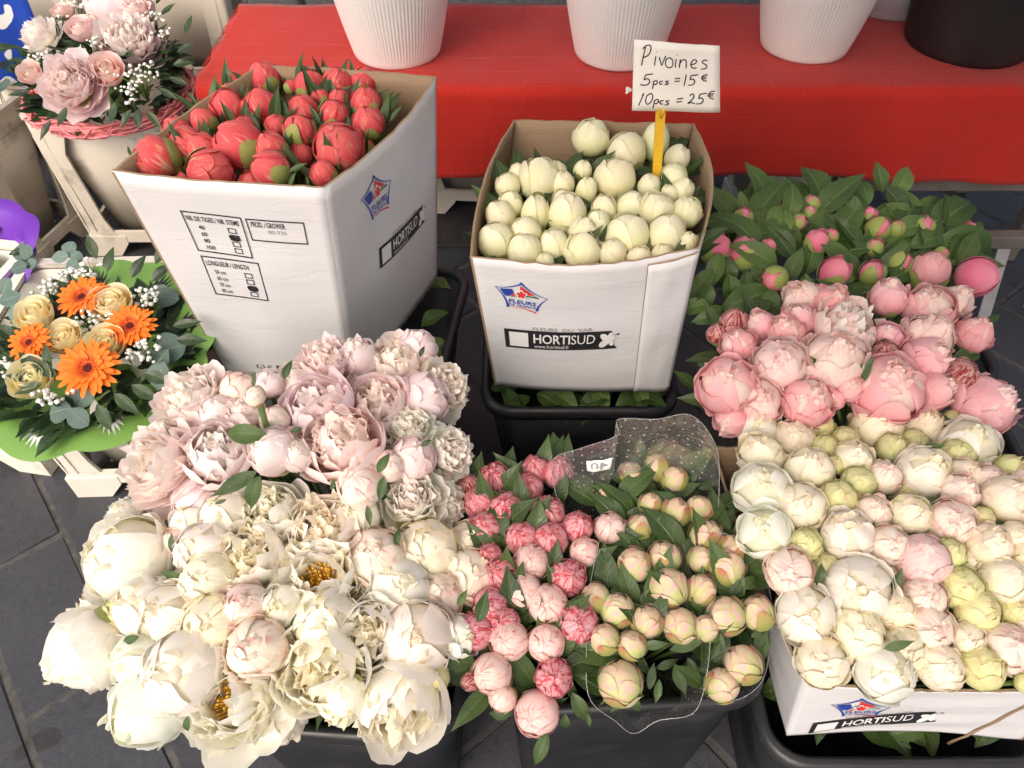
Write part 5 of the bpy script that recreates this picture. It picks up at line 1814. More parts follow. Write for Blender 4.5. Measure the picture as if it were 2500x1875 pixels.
# big cream peonies in front
GC = crop(100, 1200, 2.011)
bucket(-.25, .50, -4, 'black bucket of large cream peonies, overflowing to the left', .38, .30, .46, .025)
big = [(410, 120, 150, 'gs'), (430, 330, 370, 'gs', 130, 35), (800, 290, 240, 'ef'), (820, 440, 245, 'ec', 90, 30), (1020, 320, 335, 'gc', 85, 30), (1130, 110, 310, 'gc', 90, 35), (900, 120, 210, 'gs'), (1390, 180, 330, 'gc', 85, 35),
       (1370, 430, 455, 'go', 90, 40), (1640, 330, 265, 'ep', 90, 30), (1890, 290, 275, 'ec', 90, 35), (2090, 240, 160, 'ec'), (2100, 420, 245, 'ec', 60, 40), (1760, 480, 270, 'gs'), (1960, 515, 195, 'ep', 80, 35), (400, 600, 175, 'eg', 120, 40),
       (230, 775, 340, 'gs', 215, 55), (500, 570, 255, 'ef', 130, 35), (620, 610, 265, 'gs'), (840, 650, 250, 'ec', 100, 15), (1000, 580, 225, 'ep'), (470, 830, 225, 'ef', 170, 40), (700, 885, 350, 'ef', 130, 20), (1060, 770, 265, 'ep', 100, 25),
       (1390, 630, 280, 'ef', 90, 45), (1180, 570, 190, 'ef'), (1610, 700, 310, 'gc', 80, 22), (1840, 725, 325, 'gs', 70, 18), (2040, 720, 190, 'ef', 20, 50), (1370, 865, 385, 'gc', 110, 15), (520, 1060, 325, 'gs', 220, 38), (940, 1020, 480, 'go', 110, 22),
       (1480, 1020, 215, 'ef', 260, 30), (1760, 1060, 400, 'gc', 290, 25), (1940, 915, 120, 'eg', 330, 60), (1160, 1090, 260, 'ef', 300, 60, -.04), (1540, 120, 210, 'gs'), (670, 250, 130, 'ep'), (730, 150, 160, 'gs'), (1900, 100, 180, 'gs', None, 0, -.03),
       (1180, 700, 220, 'ef', None, 0, -.05), (1600, 520, 220, 'ef', None, 0, -.05), (720, 720, 200, 'ef', None, 0, -.05), (1500, 800, 220, 'ef', None, 0, -.06), (1960, 620, 200, 'ef', None, 0, -.05), (280, 560, 150, 'ec', None, 0, -.06)]
LGc = {'gs': 'full cream white peony with deep ruffled heart, cream bunch', 'ef': 'rounded cream white peony with loose outer petals, cream bunch', 'ec': 'tight cream peony globe with greenish rim petals, cream bunch',
       'gc': 'cupped cream peony with frilled centre, cream bunch', 'go': 'wide open cream peony showing yellow stamens', 'ep': 'cream peony with pink blush and crimson petal edges, cream bunch', 'eg': 'small green tinged peony bud at the edge of the cream bunch'}
bunch(GC, 2.011, big, lambda x, y: .675 - .055 * ((x - 620) / 480) ** 2 - .05 * max(0, (y - 1600) / 200), 'large_cream_peony', 'large cream peonies', LGc, Vector((-.27, .52, .22)),
      ax=outward(-.27, .45, 1.8, 1, .3), scale=1.13)
for cx, cy, an, ln in ((640, 410, 160, 45), (640, 250, 90, 40), (1100, 540, 90, 40), (1750, 220, 80, 35), (430, 730, 200, 40), (715, 1150, 265, 35), (1240, 650, 80, 40), (2170, 560, 75, 70), (2070, 520, 60, 40)):
    px, py = GC(cx, cy)
    p = at(px, py, .69)
    a = math.radians(an)
    d = (RGT * math.cos(a) + IMU * math.sin(a) - FWD * .15).normalized()
    L_ = ln * depth_of(p) / F25 * 1.3
    place_leaf('mid', p - d * L_ * .5, d, -FWD + UP * .2, L_, 1.0)

# striped pink buds and peach green buds in sleeves
HB = crop(1100, 1000, 1.896)
bucket(.175, .535, 3, 'black bucket of striped pink and peach peony buds', .40, .30, .47, .022)
stripe = [(85, 352, 105, 'pb', 100, 45), (205, 327, 148, 'hs', 100, 45), (392, 280, 125, 'hs', 100, 50), (357, 365, 132, 'hs', 120, 40), (502, 295, 132, 'hs', 80, 50), (130, 430, 138, 'hs', 120, 40), (257, 470, 168, 'hs', 100, 35), (155, 550, 145, 'hs', 130, 40),
          (447, 482, 152, 'hs', 95, 35), (327, 595, 143, 'hs', 110, 35), (462, 603, 152, 'hs', 95, 30), (587, 545, 133, 'hs', 80, 40), (620, 660, 133, 'hl', 85, 40), (372, 705, 165, 'hl', 100, 25), (232, 765, 155, 'hs', 130, 35), (543, 780, 160, 'hs', 90, 25),
          (335, 838, 165, 'hl', 110, 30), (185, 905, 155, 'hs', 150, 35), (452, 903, 180, 'hl', 100, 25), (250, 990, 135, 'hs', 130, 30), (588, 985, 178, 'hs', 90, 15), (270, 1072, 178, 'hl', 130, 25), (443, 1080, 168, 'hl', 100, 20), (190, 1222, 180, 'hl', 160, 32),
          (478, 1240, 158, 'hs', 90, 25), (240, 1335, 125, 'hl', 230, 50), (400, 1405, 198, 'hl', 170, 25), (90, 1258, 85, 'pb', 200, 50), (180, 680, 110, 'hs', 120, 40), (105, 1030, 160, 'hs', 150, 40), (740, 550, 145, 'hl', 80, 45)]
LH = {'hs': 'pink peony bud striped with crimson in the striped bunch', 'hl': 'pale pink peony bud with few crimson flecks in the striped bunch', 'pb': 'small dark crimson and green peony bud at the rim of the striped bunch'}
bunch(HB, 1.896, stripe, lambda x, y: .60 + .02 * math.exp(-((y - 1380) / 250) ** 2) - .04 * max(0, (y - 1650) / 120), 'striped_peony', 'striped pink peony buds', LH, Vector((.10, .58, .22)),
      leaves=lambda k: [('mid', 2, .055, .095, .85)])
peach = [(830, 300, 118, 'ib', 80, 55), (957, 268, 120, 'ib', 90, 60), (1035, 322, 118, 'ib', 90, 55), (725, 402, 102, 'ib', 90, 50), (925, 442, 108, 'ib', 100, 50), (1040, 477, 128, 'ib', 90, 50), (1150, 462, 122, 'ib', 80, 50), (877, 547, 115, 'ib', 90, 45),
         (1180, 587, 148, 'ib', 80, 45), (850, 717, 152, 'ib', 100, 40), (990, 687, 148, 'ib', 90, 40), (1160, 692, 120, 'ib', 80, 45), (1277, 728, 172, 'ip', 70, 40), (1010, 825, 188, 'ip', 110, 35), (1160, 832, 135, 'ib', 80, 35), (670, 870, 130, 'ib', 120, 45),
         (770, 927, 160, 'ip', 95, 40), (1062, 997, 162, 'ip', 100, 35), (1275, 952, 172, 'ib', 150, 40), (1420, 942, 152, 'ib', 120, 50), (908, 982, 145, 'ib', 100, 30), (1182, 1012, 120, 'ib', 80, 40), (840, 1092, 128, 'ib', 120, 35), (712, 1062, 135, 'ib', 130, 40),
         (785, 1262, 208, 'ip', 110, 28), (1355, 1178, 168, 'ib', 130, 45), (1258, 1275, 152, 'ib', 60, 20), (1290, 650, 130, 'ib', 60, 40)]
LI = {'ib': 'peach and green peony bud with red edged sepals inside clear sleeves', 'ip': 'large pale peach peony bud with one loosening petal inside clear sleeves'}
bunch(HB, 1.896, peach, lambda x, y: .60 + .02 * math.exp(-((y - 1380) / 250) ** 2) - .03 * max(0, (y - 1600) / 120), 'peach_peony', 'peach peony buds in sleeves', LI, Vector((.24, .60, .22)),
      leaves=lambda k: [('mid', 4, .06, .11, .8)], tilt=24, scale=.96)
hl_ = [(880, 190, 95, 75), (900, 300, 60, 85), (960, 330, 85, 60), (680, 370, 190, 70), (740, 300, 150, 50), (830, 370, 120, 50), (1050, 380, 20, 120), (1120, 310, 70, 60), (1190, 350, 20, 60), (700, 450, 90, 45), (930, 560, 60, 95), (700, 620, 280, 110), (760, 790, 270, 60), (690, 540, 40, 50),
       (1060, 690, 30, 50), (920, 890, 5, 105), (1140, 900, 300, 70), (720, 1080, 170, 70), (940, 1090, 10, 75), (1090, 1090, 15, 105), (1060, 1240, 290, 95), (930, 1240, 80, 75), (890, 1180, 300, 70), (960, 1300, 260, 65), (700, 1190, 130, 55), (860, 1370, 290, 60), (1280, 580, 80, 70), (1380, 800, 5, 85), (1340, 830, 340, 80),
       (1430, 1030, 30, 60), (1240, 1090, 260, 75), (1230, 1110, 240, 60), (160, 900, 100, 75), (350, 950, 85, 75), (240, 660, 120, 60), (330, 1100, 270, 60), (310, 1230, 280, 70), (590, 1200, 60, 85), (600, 1380, 300, 100), (560, 1300, 290, 70), (420, 1570, 245, 100), (230, 1410, 185, 70), (530, 1450, 270, 60), (370, 1290, 300, 60), (340, 420, 120, 40), (640, 1440, 280, 40),
       (470, 710, 60, 50), (400, 790, 330, 40), (540, 640, 60, 40), (300, 500, 80, 45), (980, 590, 20, 60), (1010, 510, 30, 50), (1460, 1100, 60, 60), (1100, 1000, 20, 50), (840, 1310, 230, 60), (1000, 1180, 20, 70), (1120, 1190, 300, 60), (760, 1370, 250, 50)]
for cx, cy, an, ln in hl_:
    px, py = HB(cx, cy)
    z_ = .60 + rng.uniform(-.01, .02) - (.05 if cy > 1150 else 0)
    p = at(px, py, z_)
    a = math.radians(an)
    d = (RGT * math.cos(a) + IMU * math.sin(a) - FWD * rng.uniform(-.1, .3)).normalized()
    L_ = ln / 1.0 * depth_of(p) / F25 * .8
    place_leaf('mid', p - d * L_ * .5, d, -FWD + UP * rng.uniform(0, .4) + RGT * rng.uniform(-.4, .4), L_ * 1.15, rng.uniform(.8, 1.25))

# ------------------------------------------------------------------ leaves crammed under the cartons
def under_leaves(name, label, cx, cy, z, n, w, d, zr=.02):
    root = empty(name, Matrix.Translation((cx, cy, z)))
    tag(root, label, 'leaves', 'leaves pressed under the cartons')
    for k in range(n):
        side = rng.randrange(4)
        t = rng.uniform(-.9, .9)
        p = Vector((t * w, -d, 0)) if side in (0, 3) else Vector((w if side == 1 else -w, t * d, 0))
        p.z = rng.uniform(-.03, zr)
        dr = Vector((rng.uniform(-1, 1), -rng.uniform(.2, 1), rng.uniform(-.1, .5))) if side in (0, 3) else Vector(((1 if side == 1 else -1) * rng.uniform(.4, 1), rng.uniform(-.8, .6), rng.uniform(-.1, .6)))
        o = obj('leaf', rng.choice(LEAF['broad']), root, dirmat(p - dr.normalized() * .05, dr, UP - FWD * .4, rng.uniform(.06, .095)))
        v = rng.uniform(.7, 1.2)
        o.color = (v, v, v, 1)
    return root


cc = Vector(carton2.location)
under_leaves('peony_leaves', 'green peony leaves squeezed out between ivory carton and bucket rim', cc.x, cc.y, .385, 44, .178, .172, .008)
c1_ = Vector(carton1.location)
under_leaves('peony_leaves', 'green peony leaves squeezed out beside the foot of the tall carton', c1_.x + .03, c1_.y, .41, 26, .19, .17)
c3_ = Vector(carton3.location)
under_leaves('peony_leaves', 'green leaves in shade under the arched edge of the low carton', c3_.x, c3_.y, .375, 16, .16, .16, 0)

# ------------------------------------------------------------------ price sign
SY = 1.275
tl, tr, br, bl = (at(1548, 97, y=SY), at(1757, 113, y=SY - .01), at(1758, 275, y=SY - .005), at(1543, 270, y=SY + .005))
base = at(1600, 475, .74)
sign = empty('price_sign', Matrix.Translation(base))
tag(sign, 'handwritten white price card on a yellow plastic stake among the ivory buds', 'sign')
sinv = Matrix.Translation(-base)
sp = Panel(tl, tr, bl, br, .001, .001, seed=40)
sp.build('card', sign, sinv, 12, 10, .002, .0004, mats=[M['card'], M['card']])
CARD = [(1062, 90), (1560, 125), (1560, 510), (1050, 497)]


def cardpt(x, y, k=.0006):
    """from the crop of the sign to the card's surface"""
    px, py = 1100 + x / 2.37, 60 + y / 2.37
    u, v = sp.uv_of(px, py)
    return sp.P(u, v, k)


strokes = [
    [(1128, 128), (1115, 185), (1104, 236)], [(1112, 140), (1130, 122), (1152, 118), (1160, 135), (1152, 165), (1135, 182), (1116, 190)],
    [(1188, 182), (1183, 210), (1180, 236)], [(1192, 156), (1194, 160)],
    [(1207, 188), (1214, 212), (1222, 234), (1232, 210), (1246, 180)],
    [(1268, 190), (1250, 200), (1243, 222), (1252, 244), (1272, 248), (1286, 232), (1284, 205), (1268, 190)],
    [(1306, 200), (1302, 225), (1300, 248)], [(1308, 172), (1311, 176)],
    [(1330, 200), (1326, 225), (1323, 250)], [(1327, 225), (1340, 206), (1358, 203), (1364, 220), (1362, 252)],
    [(1392, 230), (1412, 226), (1424, 212), (1414, 202), (1398, 210), (1390, 232), (1400, 250), (1424, 250)],
    [(1486, 206), (1464, 206), (1456, 218), (1470, 228), (1482, 238), (1474, 254), (1450, 256)],
    [(1172, 284), (1130, 290)], [(1130, 290), (1120, 318), (1140, 312), (1152, 328), (1140, 346), (1112, 350), (1097, 344)],
    [(1176, 324), (1172, 350), (1168, 372)], [(1176, 330), (1190, 322), (1196, 334), (1186, 346), (1174, 344)],
    [(1228, 326), (1212, 330), (1210, 342), (1226, 344)], [(1262, 326), (1246, 328), (1250, 336), (1260, 340), (1250, 346), (1238, 344)],
    [(1298, 312), (1328, 310)], [(1296, 328), (1326, 326)],
    [(1364, 288), (1358, 320), (1351, 352)],
    [(1432, 290), (1392, 294)], [(1392, 294), (1386, 316), (1402, 314), (1412, 328), (1402, 346), (1374, 350)],
    [(1488, 290), (1466, 292), (1456, 308), (1462, 322), (1482, 326)], [(1450, 302), (1482, 302)], [(1450, 312), (1478, 312)],
    [(1120, 396), (1104, 430), (1088, 468)], [(1108, 412), (1120, 396)],
    [(1162, 396), (1138, 410), (1128, 440), (1138, 460), (1158, 448), (1170, 418), (1162, 396)],
    [(1180, 436), (1176, 460), (1170, 486)], [(1180, 440), (1196, 432), (1204, 442), (1192, 456), (1178, 456)],
    [(1232, 438), (1216, 442), (1212, 456), (1230, 460)], [(1266, 440), (1248, 442), (1252, 450), (1262, 456), (1250, 464), (1238, 462)],
    [(1310, 430), (1346, 426)], [(1306, 448), (1340, 444)],
    [(1384, 412), (1398, 400), (1408, 410), (1400, 430), (1372, 456), (1390, 450), (1414, 458)],
    [(1482, 396), (1444, 402)], [(1444, 402), (1436, 426), (1452, 424), (1462, 438), (1448, 456), (1420, 458)],
    [(1530, 384), (1506, 388), (1496, 406), (1502, 424), (1524, 430)], [(1488, 402), (1524, 400)], [(1486, 412), (1518, 412)],
]


def smooth_line(pts, n=5):
    if len(pts) < 3: return pts
    out = []
    for i in range(len(pts) - 1):
        p0, p1, p2, p3 = pts[max(i - 1, 0)], pts[i], pts[i + 1], pts[min(i + 2, len(pts) - 1)]
        for k in range(n):
            t = k / n
            out.append(tuple(.5 * (2 * p1[a] + (p2[a] - p0[a]) * t + (2 * p0[a] - 5 * p1[a] + 4 * p2[a] - p3[a]) * t * t + (3 * p1[a] - p0[a] - 3 * p2[a] + p3[a]) * t ** 3) for a in (0, 1)))
    out.append(pts[-1])
    return out


mb = MB()
for st in strokes:
    pts = smooth_line(st)
    A, B = [], []
    w = 3.4
    for i, (x, y) in enumerate(pts):
        x0, y0 = pts[max(0, i - 1)]
        x1, y1 = pts[min(len(pts) - 1, i + 1)]
        l = math.hypot(x1 - x0, y1 - y0) or 1
        nx, ny = -(y1 - y0) / l * w, (x1 - x0) / l * w
        A.append(cardpt(x + nx, y + ny)); B.append(cardpt(x - nx, y - ny))
    n = len(pts)
    mb.add([tuple(q) for q in A + B], [(i, i + 1, n + i + 1, n + i) for i in range(n - 1)])
obj('handwriting', mb.mesh('handwriting', [M['ink']], False), sign, sinv)
# yellow stake with a channel and the clip under the card
sd0 = at(1613, 272, y=SY + .004)
ax_ = (sd0 - base).normalized()
sx = Vector((1, 0, 0)); sy_ = ax_.cross(sx).normalized()
mb = MB()
prof_s = [(-.0085, -.002), (-.0085, .004), (-.0055, .004), (-.0055, .001), (.0055, .001), (.0055, .004), (.0085, .004), (.0085, -.002)]
V = []
for p0, k in ((base - ax_ * .12, .55), (base, .95), (sd0, 1.0)):
    for a, b in prof_s:
        V.append(tuple(p0 + sx * a * k - sy_ * b * (-1)))
Fc = []
for r_ in range(2):
    for k in range(8):
        k2 = (k + 1) % 8
        Fc.append((r_ * 8 + k, r_ * 8 + k2, r_ * 8 + 8 + k2, r_ * 8 + 8 + k))
mb.add(V, Fc)
obj('stake', mb.mesh('stake', [M['yellow']], False), sign, sinv)
mb = MB()
fork = [sd0 + ax_ * -.012, sd0 + ax_ * .004 + sx * .006, sd0 + ax_ * .012 + sx * .018]
mb.tube(fork, [.004, .004, .0035], 6)
mb.tube([sd0 + ax_ * -.012, sd0 + ax_ * .006 - sx * .004, sd0 + ax_ * .012 - sx * .008], [.004, .004, .0035], 6)
obj('clip', mb.mesh('clip', [M['yellow']]), sign, sinv)
tw = MB()
kp = cardpt(1050, 375, .002)
for k in range(5):
    a = k * 1.3
    tw.tube([kp, kp + Vector((-.006, 0, .004 * math.sin(a))), kp + Vector((-.010, -.003, .006 * math.cos(a)))], [.0010, .0016, .0022], 5)
obj('string_knot', tw.mesh('string_knot', [M['gyp']]), sign, sinv)


# ------------------------------------------------------------------ clear dotted sleeves
def sleeve(name, label, rim, foot, rf, n=44, rows=14, flare=.75):
    """film from a rim line (photograph position and height) down to the bunch's foot"""
    pts = [at(*HB(a, b), z) for a, b, z in rim]
    P2 = []
    for i in range(n):
        t = i / (n - 1) * (len(pts) - 1)
        k = min(int(t), len(pts) - 2)
        f = t - k
        p0, p1, p2, p3 = pts[max(k - 1, 0)], pts[k], pts[k + 1], pts[min(k + 2, len(pts) - 1)]
        P2.append(.5 * (2 * p1 + (p2 - p0) * f + (2 * p0 - 5 * p1 + 4 * p2 - p3) * f * f + (3 * p1 - p0 - 3 * p2 + p3) * f ** 3))
    root = empty(name, Matrix.Translation(foot))
    tag(root, label, 'sleeve', 'clear sleeves round the peach buds')
    V, uv = [], []
    acc = 0
    for i, p in enumerate(P2):
        if i: acc += (p - P2[i - 1]).length
        d = Vector((p.x - foot.x, p.y - foot.y, 0)).normalized()
        b = foot + d * rf
        for j in range(rows):
            t = j / (rows - 1)
            q = p.lerp(b, t)
            wob = (.004 * math.sin(i * .55 + j * .9) + .003 * math.sin(i * .8 - j)) * min(1, t * 3)
            q = q + d * (math.sin(t * math.pi) * .02 + wob * (1 - t * .5))
            V.append(tuple(q - foot)); uv.append((acc, t * (p - b).length))
    Fc = grid_faces(rows, n)
    obj('film', mesh_of('film', V, Fc, [M['film']], uv), root)
    mb = MB()
    for e in (0, 1):
        pass
    mb.tube([Vector(V[i * rows]) for i in range(n)], .00045, 4)
    obj('film_edge', mb.mesh('film_edge', [M['clear']]), root)
    return root


sleeve('flower_sleeve', 'clear dotted sleeve with pointed front lip round the nearest peach buds', [(690, 600, .64), (640, 850, .62), (630, 1080, .61), (640, 1330, .57), (760, 1440, .545), (850, 1500, .53), (960, 1440, .545), (1130, 1400, .56), (1190, 1200, .60), (1205, 1000, .62)], Vector((.24, .58, .32)), .07)
sleeve('flower_sleeve', 'clear sleeve along the low carton round the right hand peach buds', [(1230, 560, .64), (1400, 640, .62), (1480, 850, .61), (1480, 1080, .59), (1440, 1260, .57), (1320, 1345, .555), (1230, 1300, .56)], Vector((.30, .58, .32)), .07)
sv = sleeve('flower_sleeve', 'clear dotted sleeve with a stuck price tag, standing up behind the peach buds', [(500, 440, .62), (470, 240, .67), (600, 180, .71), (770, 120, .745), (775, 45, .76), (950, 45, .765), (1118, 28, .77), (1235, 190, .72), (1240, 450, .63)], Vector((.27, .64, .32)), .07)
# sticker with its number seen from behind
T4 = [at(*HB(628, 238), .685), at(*HB(750, 222), .70), at(*HB(632, 284), .668), at(*HB(740, 274), .68)]
stp = Panel(*T4, bow=.004, bowb=.004, seed=51)
st = empty('price_tag', Matrix.Translation(T4[2]))
tag(st, 'small white paper sticker reading 40 backwards on the standing sleeve', 'sticker')
sti = Matrix.Translation(-T4[2])
stp.build('paper', st, sti, 10, 4, .0006, .0003, mats=[M['card'], M['card']])
mb = MB()
V, Fc = text_mesh('40', .02)
lo, hi = V.min(0), V.max(0)
mb.add([tuple(stp.P(.88 - (x - lo[0]) / (hi[0] - lo[0]) * .72, .85 - (y - lo[1]) / (hi[1] - lo[1]) * .7, .0006)) for x, y in V], Fc)
obj('number', mb.mesh('number', [M['printgrey']], False), st, sti)

# ------------------------------------------------------------------ gerbera and rose bouquet in green wrap
GB = crop(0, 560, 2.37)


def gyp_spray(parent, pinv, c, r, n, seed):
    q = random.Random(seed)
    mb = MB()
    for k in range(n):
        p = c + Vector((q.gauss(0, .45), q.gauss(0, .45), q.uniform(-.25, .45))) * r
        rad = q.uniform(.0028, .0055)
        V, Fc = [], []
        nn, nt = 7, 5
        for j in range(nt):
            th = math.pi * j / (nt - 1)
            for i in range(nn):
                a = 2 * math.pi * i / nn
                rr = rad * (1 + .25 * math.sin(3 * a + j * 2 + k))
                V.append((p.x + rr * math.sin(th) * math.cos(a), p.y + rr * math.sin(th) * math.sin(a), p.z + rr * .8 * math.cos(th)))
        for j in range(nt - 1):
            for i in range(nn):
                i2 = (i + 1) % nn
                Fc.append((j * nn + i, (j + 1) * nn + i, (j + 1) * nn + i2, j * nn + i2))
        mb.add(V, Fc, None, 0)
        mb.tube([c - Vector((0, 0, r * 1.2)), (c - Vector((0, 0, r * .5)) + p) / 2, p], [.0006, .0005, .0004], 4, 1)
    o = obj('gypsophila', mb.mesh('gypsophila', [M['gyp'], M['stem']]), parent, pinv)
    o['kind'] = 'stuff'
    return o


def bleaf(parent, pinv, lk, p, d, n, ln, tint=None):
    o = obj('leaf', rng.choice(LEAF[lk]), parent, pinv @ dirmat(p, d, n, ln))
    v = tint or rng.uniform(.75, 1.2)
    o.color = (v, v, v, 1)


BZ = .56
bc = at(*GB(500, 640), BZ)
bq = empty('gerbera_bouquet', Matrix.Translation((bc.x, bc.y, .42)))
tag(bq, 'bouquet of orange gerberas and butter yellow roses in pineapple print green wrap', 'bouquet')
bi = Matrix.Translation((-bc.x, -bc.y, -.42))


def put(tf, sc, cx, cy, d, key, z, axis, parent, pinv, name, var=None):
    p = at(*tf(cx, cy), z)
    rad = d / sc / 2 * depth_of(p) / F25
    flower(name, key, p, rad, axis, parent=parent, pinv=pinv, var=var)


dome = lambda p, c, k=1.6: (Vector((p.x - c.x, p.y - c.y, 0)) * k + UP * .8 - FWD * .45).normalized()
for cx, cy, d in ((470, 385, 305), (750, 555, 305), (165, 650, 270), (505, 800, 380)):
    p = at(*GB(cx, cy), BZ + .05)
    put(GB, 2.37, cx, cy, d, 'gb', BZ + .065, dome(p, bc, 1.2), bq, bi, 'gerbera')
for cx, cy, d in ((640, 430, 300), (200, 490, 270), (365, 625, 265), (610, 660, 275), (180, 860, 310)):
    p = at(*GB(cx, cy), BZ + .055)
    put(GB, 2.37, cx, cy, d, 'yr', BZ + .055, dome(p, bc, 1.4), bq, bi, 'rose')
for k, (cx, cy, r, n) in enumerate(((280, 340, .035, 26), (520, 540, .035, 34), (830, 400, .035, 30), (820, 700, .035, 26), (520, 240, .03, 22), (300, 960, .03, 22), (60, 800, .025, 14), (380, 250, .02, 10), (640, 530, .02, 10), (740, 740, .015, 6))):
    gyp_spray(bq, bi, at(*GB(cx, cy), BZ + .05), r, n, 70 + k)
for cx, cy, an, ln in ((970, 690, 20, 230), (920, 850, 250, 200), (920, 760, 230, 190), (480, 970, 60, 170), (340, 1050, 190, 180), (450, 1090, 320, 170), (420, 940, 100, 100), (960, 390, 350, 170), (930, 360, 80, 110), (150, 130, 80, 110), (110, 220, 200, 120), (180, 200, 20, 90), (400, 110, 70, 110), (350, 160, 190, 110), (440, 160, 330, 90), (30, 330, 240, 130), (60, 400, 200, 150), (90, 480, 260, 130), (420, 210, 250, 110)):
    a = math.radians(an)
    p = at(*GB(cx, cy), BZ + .02)
    d = (RGT * math.cos(a) + IMU * math.sin(a)).normalized()
    ln_ = ln / 2.37 * depth_of(p) / F25 * .88
    bleaf(bq, bi, 'euc', p - d * ln_ * .5, d, -FWD + UP * .5 + RGT * rng.uniform(-.3, .3), ln_)
for k in range(240):                                      # dark filler foliage
    q = rng.uniform(0, 6.28)
    rr = math.sqrt(rng.random())
    p = bc + Vector((rr * .19 * math.cos(q), rr * .19 * math.sin(q), .03 - .07 * rr + rng.uniform(-.03, .01)))
    d = Vector((math.cos(q + rng.uniform(-.9, .9)), math.sin(q + rng.uniform(-.9, .9)), rng.uniform(-.1, .7)))
    bleaf(bq, bi, 'ruscus', p, d, UP - FWD * .3, rng.uniform(.045, .085))
for cx, cy, an in ((330, 850, 150), (290, 830, 100), (210, 860, 175), (230, 820, 140), (250, 890, 200), (900, 200, 60), (560, 170, 110), (880, 300, 45), (1000, 560, 10), (760, 900, 330), (660, 950, 320), (560, 1010, 300), (830, 830, 340), (1020, 640, 0), (620, 250, 80), (760, 280, 60)):
    a = math.radians(an)
    p = at(*GB(cx, cy), BZ + .06)
    d = (RGT * math.cos(a) + IMU * math.sin(a)).normalized()
    bleaf(bq, bi, 'ruscus', p, d, -FWD + UP * .3, .055)


def wrap_mat(name, col, rough=.25, tr=.35):
    m, nt, b = mat(name)
    b.inputs['Base Color'].default_value = (*col, 1)
    b.inputs['Roughness'].default_value = rough
    tl_ = N(nt, 'ShaderNodeBsdfTranslucent')
    tl_.inputs[0].default_value = (*col, 1)
    mx = N(nt, 'ShaderNodeMixShader')
    mx.inputs[0].default_value = tr
    nt.links.new(b.outputs[0], mx.inputs[1])
    nt.links.new(tl_.outputs[0], mx.inputs[2])
    nt.links.new(mx.outputs[0], nt.nodes['Material Output'].inputs[0])
    tc = N(nt, 'ShaderNodeTexCoord')
    bump(nt, noise(nt, tc.outputs['Object'], 14, 4), .4, .01, b)
    return m


M['wrap'] = wrap_mat('green_wrap', (.26, .50, .12))
M['violet'] = wrap_mat('violet_wrap', (.22, .06, .58))


def wrap_surf(u, t, rmax=.232, lobes=9, hz=.16):
    """u round, t from foot to scalloped lip"""
    a = u * 2 * math.pi
    lip = 1 + .10 * abs(math.sin(a * lobes / 2)) - .05
    tt = t * lip
    rr = .05 + (rmax - .05) * tt ** 1.15
    z = -.02 + hz * tt ** .8 - .05 * max(0, tt - .75) ** 1.2 * 4
    back = max(0, math.cos(a - math.radians(60)))
    rr *= 1 + .10 * back * tt
    return Vector((rr * math.cos(a) * 1.02, rr * math.sin(a) * .95, z + .006 * math.sin(a * 5) * tt + .075 * back * tt))


def wrapper(parent, mt, nm, off, nu=120, nt=16, **kw):
    V = [tuple(wrap_surf(i / (nu - 1), j / (nt - 1), **kw) + off) for j in range(nt) for i in range(nu)]
    uv = [(i / (nu - 1), j / (nt - 1)) for j in range(nt) for i in range(nu)]
    return obj(nm, mesh_of(nm, V, grid_faces(nu, nt), [M[mt]], uv), parent)


WOFF = Vector((-.01, -.01, -.02))
wr = wrapper(bq, 'wrap', 'wrapping', WOFF, hz=.155)
mb = MB()
for k in range(9):                                         # pineapple motifs printed round the lip
    u0 = (k + .5) / 9
    mi = 0 if math.sin(2 * math.pi * u0) > 0 else 1
    for j in range(-3, 4):
        def W_(du, t):
            q = wrap_surf(u0 + du, t, hz=.155) + WOFF
            return tuple(q + Vector((-math.cos(2 * math.pi * u0) * .0012, -math.sin(2 * math.pi * u0) * .0012, .0012)))
        s0, t0 = .0015 * j, .66
        s1, t1 = .0075 * j, .90 - .012 * j * j
        wd = .0028
        mb.add([W_(s0 - .0006, t0), W_((s0 + s1) / 2 - wd, (t0 + t1) / 2 + .01), W_(s1, t1), W_((s0 + s1) / 2 + wd, (t0 + t1) / 2 - .01), W_(s0 + .0006, t0)], [(0, 1, 2, 3, 4)], None, mi)
    for rr_ in range(4):
        for cc_ in range(-1, 2):
            u_, t_ = .0045 * cc_, .52 + .035 * rr_
            mb.add([W_(u_ - .0018, t_), W_(u_, t_ - .013), W_(u_ + .0018, t_), W_(u_, t_ + .013)], [(0, 1, 2, 3)], None, mi)
obj('pineapple_print', mb.mesh('pineapple_print', [M['print'], M['printw']], False), bq)
mb = MB()
mb.tube([(0, 0, -.38), (0, 0, -.1), (0, 0, .06)], [.03, .035, .05], 12)
obj('stem_bundle', mb.mesh('stem_bundle', [M['stem']]), bq)

